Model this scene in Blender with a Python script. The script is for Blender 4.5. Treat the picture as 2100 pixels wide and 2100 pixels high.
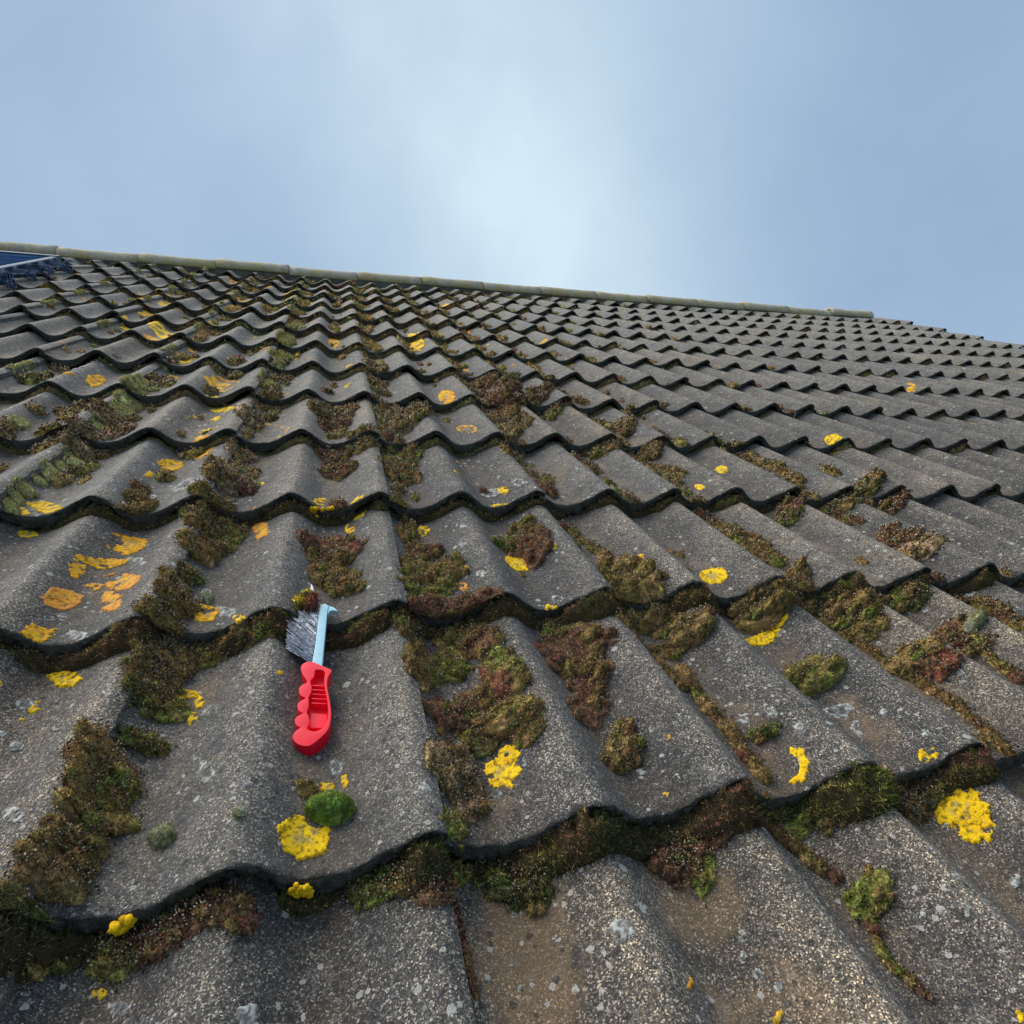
import bpy, bmesh, math
import numpy as np
from mathutils import Matrix, Vector

for o in list(bpy.data.objects):
    bpy.data.objects.remove(o)
scene = bpy.context.scene
COL = scene.collection

# ------------------------------------------------------------------ frame
# roof coordinates: u along the courses, v up the slope, n off the roof (metres)
PITCH = math.radians(30)
cp, sp = math.cos(PITCH), math.sin(PITCH)
ORIGIN = np.array([0.0, 0.0, 4.2])
W3 = np.array([[1, 0, 0], [0, cp, -sp], [0, sp, cp]])
ROOF_ROT = Matrix(W3.tolist())

# ------------------------------------------------------------------ camera
CAM_R = np.array([[0.96253909, -0.25133192, 0.10173873],
                  [-0.02202822, -0.4464665, -0.89452916],
                  [0.27024667, 0.85877816, -0.43527785]])
CAM_C = np.array([-0.06177795, -0.31862963, 0.45717015])
cam_data = bpy.data.cameras.new('camera')
cam = bpy.data.objects.new('camera', cam_data)
COL.objects.link(cam)
cam_data.sensor_width = 36.0
cam_data.lens = 36.0 * 1218.75 / 2100.0
cam_data.clip_start = 0.01
cam_data.clip_end = 5000
axes = W3 @ np.stack([CAM_R[0], -CAM_R[1], -CAM_R[2]], 1)
mw = Matrix.Identity(4)
cw = W3 @ CAM_C + ORIGIN
for i in range(3):
    for j in range(3):
        mw[i][j] = axes[i, j]
    mw[i][3] = cw[i]
cam.matrix_world = mw
scene.camera = cam

# ------------------------------------------------------------------ sky, sun, exposure
SUN_AZ = math.radians(-48)     # up and to the left of the slope's fall line
SUN_EL = math.radians(52)
world = bpy.data.worlds.new('World')
scene.world = world
world.use_nodes = True
nt = world.node_tree
nt.nodes.clear()


def wn(t, **k):
    n = nt.nodes.new(t)
    for a, b in k.items():
        setattr(n, a, b)
    return n


sky = wn('ShaderNodeTexSky', sky_type='NISHITA')
sky.sun_disc = False
sky.sun_elevation = SUN_EL
sky.sun_rotation = SUN_AZ
sky.air_density = 1.5
sky.dust_density = 3.0
tc = wn('ShaderNodeTexCoord')


def wmath(op, a, b=None, clamp=False):
    n = wn('ShaderNodeMath', operation=op)
    n.use_clamp = clamp
    for i, x in enumerate((a, b)):
        if x is None:
            continue
        if isinstance(x, (int, float)):
            n.inputs[i].default_value = x
        else:
            nt.links.new(x, n.inputs[i])
    return n.outputs[0]


def wdot(vec):
    n = wn('ShaderNodeVectorMath', operation='DOT_PRODUCT')
    nt.links.new(tc.outputs['Generated'], n.inputs[0])
    n.inputs[1].default_value = vec
    return n.outputs['Value']


def wmix(fac, a, b):
    n = wn('ShaderNodeMix', data_type='RGBA')
    for s, x in ((n.inputs[0], fac), (n.inputs[6], a), (n.inputs[7], b)):
        if isinstance(x, (tuple, int, float)):
            s.default_value = x
        else:
            nt.links.new(x, s)
    return n.outputs[2]


# overcast: a soft cloud deck, thinner (brighter) in a swath in front of the veiled sun
D1 = np.array([0.317, 0.851, 0.418]); D1 /= np.linalg.norm(D1)
D2 = np.array([0.129, 0.711, 0.692]); D2 /= np.linalg.norm(D2)
NB = np.cross(D1, D2); NB /= np.linalg.norm(NB)
cn = wn('ShaderNodeTexNoise')
cn.inputs['Scale'].default_value = 2.3
cn.inputs['Detail'].default_value = 6.0
cn.inputs['Roughness'].default_value = 0.5
cn.inputs['Distortion'].default_value = 0.15
nt.links.new(tc.outputs['Generated'], cn.inputs['Vector'])
cno = wmath('SUBTRACT', cn.outputs['Fac'], 0.5)
d = wmath('ADD', wdot(NB.tolist()), wmath('MULTIPLY', cno, 0.30))
band = wmath('POWER', math.e, wmath('MULTIPLY', wmath('MULTIPLY', d, d), -1.0 / 0.040))
front = wmath('MULTIPLY', wmath('MAXIMUM', wdot(D1.tolist()), 0.0), 1.0)
front = wmath('POWER', front, 2.0)
glow = wmath('POWER', wmath('MAXIMUM', wdot(D1.tolist()), 0.0), 14.0)
D3 = np.array([.27, .77, .58]); D3 /= np.linalg.norm(D3)
glow2 = wmath('POWER', wmath('MAXIMUM', wdot(D3.tolist()), 0.0), 22.0)
lowsky = wmath('POWER', wmath('SUBTRACT', 1.0, wmath('ABSOLUTE', wdot((0, 0, 1)))), 2.0)
f = wmath('MULTIPLY', wmath('MULTIPLY', band, front), 0.46)
f = wmath('ADD', wmath('ADD', f, wmath('MULTIPLY', glow, 0.22)), wmath('MULTIPLY', glow2, 0.30))
f = wmath('ADD', f, wmath('MULTIPLY', wmath('MULTIPLY', lowsky, front), 0.12))
f = wmath('ADD', f, wmath('MULTIPLY', cno, wmath('ADD', 0.70, wmath('MULTIPLY', band, 1.3))), clamp=True)
deck = wmix(f, (0.325, 0.465, 0.662, 1), (0.700, 0.870, 0.980, 1))
skys = wn('ShaderNodeVectorMath', operation='SCALE')
skys.inputs['Scale'].default_value = 0.10
nt.links.new(sky.outputs[0], skys.inputs[0])
col = wmix(0.08, deck, skys.outputs[0])
bg = wn('ShaderNodeBackground')
bg.inputs['Strength'].default_value = 1.0
nt.links.new(col, bg.inputs['Color'])
out = wn('ShaderNodeOutputWorld')
nt.links.new(bg.outputs[0], out.inputs[0])

sun_data = bpy.data.lights.new('sun', 'SUN')
sun_data.energy = 4.3
sun_data.angle = math.radians(55)
sun_data.color = (1.0, 0.965, 0.91)
sun = bpy.data.objects.new('sun', sun_data)
COL.objects.link(sun)
sd = Vector((math.sin(SUN_AZ) * math.cos(SUN_EL), math.cos(SUN_AZ) * math.cos(SUN_EL), math.sin(SUN_EL)))
sun.rotation_euler = sd.to_track_quat('Z', 'Y').to_euler()
sun.location = (0, 0, 20)

scene.view_settings.view_transform = 'Standard'
scene.view_settings.look = 'None'
scene.view_settings.exposure = 0.0
scene.view_settings.gamma = 1.0
scene.view_settings.use_curve_mapping = False

# ------------------------------------------------------------------ tables (millimetres on the roof)
YELLOW = [
    ('large lemon yellow lichen disc beside the round green moss ball', 'y', [((-101, 41, 24.0, 2.0, 1.2, -24.5), 'bite')]),
    ('small yellow lichen tufts just above the round green moss ball', 'y', [((-84, 95, 7.5, -1.7, 0.1, -6.9), 'l'), ((-67, 96, 3.0, -1.4, -0.1, -10.8), 'l')]),
    ('yellow lichen knob hanging on the black tile lip below the lichen disc', 'y', [((-100, 0, 9.0, -0.0, 0.3, -6.2), 'l'), ((-108, 0, 4.2, 0.0, 0.2, -3.6), 'l')]),
    ('round golden lichen disc, topmost of the four big patches at left', 'o', [((-392, 608, 32.1, 1.7, 9.9, -35.7), 'd'), ((-420, 583, 4.2, 6.9, 1.8, -6.7), 'l')]),
    ('golden boomerang-shaped lichen patch below the round golden disc at left', 'o', [((-422, 511, 6.3, 9.6, 7.9, -27.2), 'l'), ((-400, 543, 24.5, 10.3, 4.5, -15.5), 'l')]),
    ('orange rimmed lichen disc with a small moss tuft at its top', 'q', [((-412, 430, 18.1, 16.6, 7.1, -22.9), 'd')]),
    ('ragged orange lichen streak right of the orange rimmed disc', 'q', [((-361, 477, 30.0, -24.8, 9.8, -31.9), 'l'), ((-394, 474, 11.8, 1.3, 3.2, -10.2), 'l'), ((-356, 420, 19.3, -16.7, 11.4, -34.9), 'l')]),
    ('golden lichen patch on the thick tile lip at the left edge', 'o', [((-409, 354, 11.9, 8.8, 5.2, -15.5), 'l')]),
    ('narrow golden lichen disc at the far left below a course lip', 'y', [((-544, 662, 16.6, 0.8, 5.9, -15.2), 'd')]),
    ('golden lichen patch at the foot of the moss mounds left of brush', 'o', [((-239, 387, 14.8, -1.3, 4.2, -23.1), 'l')]),
    ('dark flecked golden lichen disc in the trough at upper left', 'o', [((-398, 932, 22.6, 15.3, 8.0, -36.7), 'd')]),
    ('thin golden lichen sliver on the roll above the flecked disc', 'o', [((-350, 992, 19.3, 0.3, 8.0, -40.5), 'l')]),
    ('long yellow lichen crust along a tile lip at the left edge', 'y', [((-558, 685, 12.4, 7.4, 5.0, -13.6), 'l'), ((-527, 704, 33.3, -21.1, 10.1, -26.1), 'l')]),
    ('yellow and orange lichen blot on the roll above the brush', 'q', [((-199, 633, 14.4, -17.8, 5.5, -47.9), 'l')]),
    ('slanting yellow lichen streak on the bare tile at lower left', 'y', [((-371, 302, 20.1, -9.5, 6.3, -17.0), 'l')]),
    ('yellow lichen lumps around the green moss left of the brush handle', 'y', [((-239, 257, 14.7, -2.1, 1.7, -8.6), 'l'), ((-222, 240, 7.0, -3.1, 2.5, -12.9), 'l'), ((-224, 214, 7.6, -3.1, 3.0, -14.5), 'l')]),
    ('yellow lichen patch on the lip right above the dark red moss', 'y', [((-105, 709, 10.5, 12.3, 0.5, -18.7), 'l')]),
    ('golden lichen clump touching the top of the dark red moss', 'y', [((-104, 673, 15.8, 22.2, 0.6, -24.1), 'l')]),
    ('golden lichen below the green tuft on the roll in the middle', 'y', [((216, 486, 23.3, -2.3, -8.2, -29.1), 'l')]),
    ('bright yellow oval lichen disc above the big brown moss bolster', 'y', [((528, 402, 23.5, -10.9, -14.4, -23.7), 'd')]),
    ('triangular yellow lichen patch above the long green moss mound', 'y', [((519, 256, 56.1, 19.4, -17.0, -23.4), 't')]),
    ('small yellow lichen spot on the upper right near a course lip', 'y', [((1148, 421, 8.4, -9.4, -9.1, -9.2), 'l')]),
    ('yellow lichen heart beside the spiky brown moss in the centre', 'y', [((84, 79, 15.9, -7.7, -4.3, -17.6), 'l'), ((95, 96, 10.1, -6.3, -3.0, -11.7), 'l')]),
    ('yellow crescent lichen around a bare tan spot', 'y', [((391, 29, 14.6, -8.4, -14.8, -20.9), 'c')]),
    ('small golden lichen patch at a tile lip near the right edge', 'y', [((553, 11, 7.5, -5.3, -5.7, -6.5), 'l')]),
    ('large ragged yellow lichen patch at the right edge', 'y', [((554, -40, 16.2, -10.5, -14.4, -15.5), 'l'), ((551, -62, 10.8, -6.7, -11.0, -11.3), 'l')]),
    ('yellow lichen lump on the lip moss at lower left', 'y', [((-229, 1, 8.2, -1.8, 0.6, -4.5), 'l')]),
    ('pale yellow lichen flake near the bottom left corner', 'y', [((-237, -36, 6.5, -1.3, 2.2, -7.1), 'l')]),
    ('golden lichen crescent beside the pink moss ball', 'o', [((-225, 1106, 43.3, -34.0, 7.0, -71.9), 'l')]),
    ('golden lichen patch over a lip left of the dark moss heap', 'o', [((241, 1431, 21.0, -38.0, -12.7, -79.9), 'l')]),
    ('golden lichen oval below the dark moss heap', 'o', [((246, 1135, 23.7, -38.9, -7.4, -39.3), 'd')]),
    ('golden lichen oval right of the straw coloured moss', 'o', [((541, 1165, 19.2, -28.0, -11.5, -33.3), 'd')]),
    ('round yellow lichen disc standing against a roll at right', 'y', [((1166, 1121, 12.1, -26.4, -18.0, -28.2), 'd')]),
    ('round yellow lichen cap on the lip right of the standing disc', 'y', [((1318, 1031, 16.0, -26.2, -21.0, -30.3), 'd')]),
    ('yellow lichen disc on a roll in the third course at right', 'y', [((846, 872, 10.8, -15.7, -13.5, -23.2), 'd')]),
    ('small yellow lichen disc beside a moss-capped lip at right', 'y', [((702, 741, 8.7, -12.7, -7.7, -14.4), 'd')]),
    ('golden lichen wedge in a trough of the upper left courses', 'o', [((-707, 1520, 10.7, 33.8, 13.3, -45.8), 'l')]),
    ('orange lichen stripes on an upper left roll', 'q', [((-872, 1868, 16.6, 81.3, 16.9, -54.6), 'l')]),
    ('wide golden lichen patch on an upper left tile near the moss balls', 'o', [((-392, 1527, 40.7, 13.9, 12.8, -81.0), 'l')]),
    ('orange lichen wedge beside the small brown moss ball at left', 'q', [((-563, 1108, 9.0, 17.2, 5.9, -21.2), 'l')]),
]
YELLOW_SMALL = [
    (-192, 346, 9.7, -10.0, 1.7, -12.4),
    (-37, 676, 13.7, -0.8, -0.7, -22.6),
    (-416, 848, 6.0, 13.6, 2.9, -12.9),
    (-381, 852, 8.4, -2.2, 2.6, -11.5),
    (-55, 631, 9.1, -10.3, -0.3, -19.5),
    (72, 628, 13.4, -5.1, -2.4, -19.3),
    (226, 678, 14.5, -4.3, -1.9, -8.8),
    (248, 743, 8.2, -11.4, -4.0, -16.7),
    (103, 400, 8.4, -8.9, -1.7, -9.5),
    (115, 441, 3.7, -4.5, -2.2, -12.1),
    (-137, 245, 3.2, 2.2, 0.5, -5.8),
    (412, 449, 5.6, -7.5, -5.7, -13.1),
    (222, 343, 9.3, -3.3, -2.7, -9.0),
    (267, 80, 3.4, -2.6, -2.3, -4.8),
    (237, 23, 4.3, -2.2, -2.3, -4.6),
    (278, 32, 2.3, -1.6, -2.7, -5.0),
    (-384, 256, 6.6, -1.4, 2.9, -7.5),
    (-387, 240, 4.9, -0.7, 1.4, -3.4),
    (-422, 287, 2.2, 2.0, 2.4, -6.8),
    (177, -130, 6.2, 1.4, -5.2, -6.6),
    (236, -159, 4.3, -1.7, -2.9, -4.3),
    (412, -202, 3.4, -1.7, -3.9, -3.9),
    (96, -129, 1.9, -0.9, -0.6, -1.7),
    (-68, 96, 4.1, -1.7, -0.1, -9.7),
    (-566, 1541, 10.2, 32.8, 10.6, -46.6),
    (-530, 1604, 28.9, -23.6, 10.4, -46.9),
    (-413, 1207, 8.0, 25.3, 3.8, -20.5),
    (-363, 1209, 13.9, 0.9, 4.6, -26.0),
    (-371, 1323, 38.2, -45.5, 8.0, -46.9),
    (-365, 1096, 12.9, 0.6, 4.2, -22.1),
    (-872, 1737, 4.4, 21.5, 6.8, -21.1),
    (-719, 1726, 12.5, 2.7, 6.6, -25.5),
    (-693, 2028, 23.5, 0.1, 14.4, -60.3),
    (-548, 1801, 23.2, 26.3, 11.7, -56.6),
    (-543, 1360, 7.2, 4.9, 4.7, -19.7),
    (-506, 1352, 12.6, -3.7, 3.7, -17.8),
    (-351, 995, 18.3, 0.2, 8.5, -42.8),
    (-89, 2259, 19.5, 18.7, 1.2, -163.9),
    (240, 2230, 32.5, 8.4, -14.4, -127.0),
    (237, 2399, 17.5, -41.8, -6.6, -62.6),
    (853, 2043, 12.8, -27.7, -11.2, -35.1),
    (844, 2366, 24.6, -0.1, -17.7, -56.5),
    (-1178, 2882, 23.2, 13.0, 11.7, -39.5),
    (-868, 2972, 37.0, 19.0, 31.2, -138.3),
    (-875, 2667, 33.5, 14.7, 19.6, -81.9),
    (-873, 2366, 18.3, -0.2, 24.3, -89.2),
    (-696, 2204, 68.1, -69.6, 25.1, -108.6),
    (-557, 3009, 45.5, 21.4, 32.3, -229.2),
    (-702, 4008, 37.4, 27.2, 24.5, -179.1),
    (-561, 2366, 26.1, 0.1, 11.0, -66.4),
    (-333, 3380, 32.5, 0.1, 7.4, -113.4),
    (-695, 2028, 21.9, 0.1, 16.9, -70.6),
    (-718, 1741, 8.8, 2.0, 11.2, -43.5),
    (1444, 1406, 5.5, -10.6, -12.2, -17.7),
    (533, 3380, 31.8, 0.2, -13.9, -90.1),
    (544, 2755, 18.1, -69.1, -13.2, -71.0),
    (2358, 1739, 6.8, -19.3, -53.4, -50.4),
]
WHITE = [
    (226, 37, 8.0, -2.9, -4.1, -8.1),
    (520, 101, 15.6, -4.2, -9.4, -10.7),
    (413, 98, 5.1, -4.2, -4.1, -6.4),
    (424, 66, 4.2, -3.1, -3.5, -5.2),
    (550, 150, 5.2, -4.1, -7.2, -9.7),
    (979, 307, 16.3, -1.8, -19.9, -16.6),
    (725, 116, 3.8, -3.5, -4.8, -5.2),
    (715, 104, 4.1, -3.5, -3.8, -4.1),
    (569, 33, 3.1, -2.4, -3.1, -3.5),
    (406, 74, 3.2, -2.4, -2.7, -4.2),
    (387, 106, 6.4, -3.6, -4.5, -7.1),
    (554, 443, 4.5, -5.1, -3.8, -6.8),
    (858, 497, 3.4, -4.6, -3.2, -4.3),
    (1172, 542, 4.9, -6.5, -5.3, -6.0),
    (554, 255, 4.9, -4.4, -4.4, -6.8),
    (539, 264, 7.6, -5.1, -5.1, -7.6),
    (559, 77, 3.0, -2.5, -3.1, -3.8),
    (521, 75, 6.2, -1.9, -6.1, -6.7),
    (-25, -67, 6.7, -3.5, -1.0, -9.7),
    (-218, -54, 8.8, -3.3, 2.8, -9.2),
    (-131, -85, 7.0, 1.2, 0.8, -7.1),
    (-80, -64, 3.1, -0.9, 0.1, -5.3),
    (-331, 94, 12.4, -8.3, 5.5, -11.5),
    (-191, 120, 9.3, -6.8, 2.7, -13.7),
    (-150, 81, 5.4, -0.4, 0.6, -4.6),
    (-376, 199, 7.1, -2.6, 2.6, -6.1),
    (-236, 37, 3.5, -0.8, 0.8, -2.8),
    (-76, 119, 7.6, -2.6, 0.1, -11.5),
    (1, 49, 5.4, -0.2, -0.9, -6.9),
    (-53, 83, 3.8, -2.4, -0.2, -4.8),
    (189, 46, 10.4, 4.7, -4.3, -8.3),
    (73, 57, 5.8, -1.8, -1.3, -5.2),
    (267, 69, 3.2, -2.4, -2.2, -4.5),
    (93, -73, 3.1, -1.5, -1.0, -3.0),
    (137, -90, 8.0, -3.8, -3.4, -7.9),
    (239, -130, 3.3, -1.5, -2.0, -3.2),
    (247, -143, 3.4, -1.7, -2.7, -4.1),
    (243, -103, 3.2, -1.5, -2.7, -4.4),
    (236, -116, 2.7, -1.2, -2.7, -4.3),
    (363, -40, 5.8, -1.1, -8.0, -9.3),
    (413, -45, 2.5, -1.9, -2.3, -3.1),
    (435, -136, 3.4, -1.6, -3.6, -3.5),
    (537, -113, 5.1, -2.3, -5.6, -5.0),
    (406, -79, 3.2, -2.0, -2.3, -2.9),
    (182, -144, 5.3, 0.9, -3.7, -4.6),
    (-395, 265, 8.8, 0.2, 3.9, -10.0),
    (-396, 221, 3.9, 0.1, 1.9, -4.8),
    (-376, 201, 7.2, -2.6, 2.6, -6.2),
    (-345, 206, 7.4, -5.6, 2.5, -5.9),
    (-205, 217, 7.1, -4.9, 1.6, -8.5),
    (-214, 382, 14.2, -9.8, 2.2, -13.7),
    (-439, 630, 5.6, 7.3, 2.4, -8.2),
    (-534, 624, 8.8, -1.4, 3.3, -8.1),
    (-412, 387, 3.6, 3.7, 1.8, -5.5),
    (-402, 399, 6.3, 2.4, 2.6, -7.9),
    (-428, 394, 3.2, 4.2, 2.1, -6.3),
    (-372, 352, 13.8, -6.8, 4.9, -13.6),
    (-249, 442, 8.7, 0.5, 2.3, -12.7),
    (-207, 148, 5.7, -3.6, 1.0, -4.9),
    (-393, 451, 6.8, 0.5, 2.4, -7.5),
    (130, 410, 7.2, -7.6, -2.1, -10.0),
    (126, 528, 5.1, -6.5, -1.8, -10.1),
    (150, 115, 5.1, -0.3, -1.8, -5.3),
    (246, 144, 4.8, -3.4, -2.2, -5.1),
    (136, 580, 5.1, -5.5, -1.7, -9.1),
    (236, 361, 6.9, -4.8, -2.5, -7.6),
    (95, 242, 5.6, -4.4, -2.3, -11.3),
    (47, 226, 5.6, -0.0, -0.8, -5.4),
    (268, 68, 3.5, -2.6, -2.0, -4.0),
    (189, 243, 4.2, -0.6, -6.1, -16.4),
    (-365, 550, 14.8, -11.5, 3.4, -11.7),
    (-353, 520, 11.8, -1.0, 3.2, -11.0),
    (-390, 754, 10.5, 1.3, 4.0, -16.2),
    (-340, 777, 19.8, -0.5, 7.1, -31.6),
    (-416, 804, 4.3, 9.6, 1.8, -7.8),
    (-213, 382, 12.7, -9.0, 2.2, -13.6),
    (-438, 629, 5.0, 6.8, 2.0, -6.8),
    (279, 743, 9.6, -14.2, -4.6, -17.5),
    (235, 757, 12.8, -11.8, -2.8, -11.8),
    (219, 740, 17.7, -4.2, -2.6, -11.4),
    (135, 578, 4.8, -5.0, -1.6, -8.9),
    (125, 521, 5.2, -6.5, -1.8, -9.9),
    (415, 405, 4.4, -5.1, -3.8, -8.1),
    (437, 367, 5.2, -4.7, -3.9, -7.6),
    (553, 442, 4.5, -5.1, -4.4, -7.9),
    (574, 729, 3.4, -5.2, -4.6, -10.0),
    (554, 752, 3.5, -5.3, -4.2, -9.5),
    (521, 899, 8.7, -3.1, -4.9, -11.9),
    (555, 861, 5.0, -8.2, -4.0, -9.6),
    (415, 676, 13.2, 0.1, -5.6, -14.0),
    (729, 859, 4.6, -7.9, -5.4, -10.4),
    (1170, 542, 4.6, -6.4, -5.3, -6.0),
    (862, 570, 4.3, -6.2, -4.4, -6.4),
    (859, 495, 3.1, -4.4, -3.1, -4.3),
    (870, 477, 4.1, -5.3, -3.6, -4.9),
    (844, 408, 8.1, -7.6, -4.5, -5.5),
    (884, 282, 3.5, -3.0, -3.6, -3.8),
    (872, 244, 3.2, -3.3, -4.4, -4.7),
    (844, 367, 6.1, -5.8, -5.4, -6.4),
]
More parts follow.
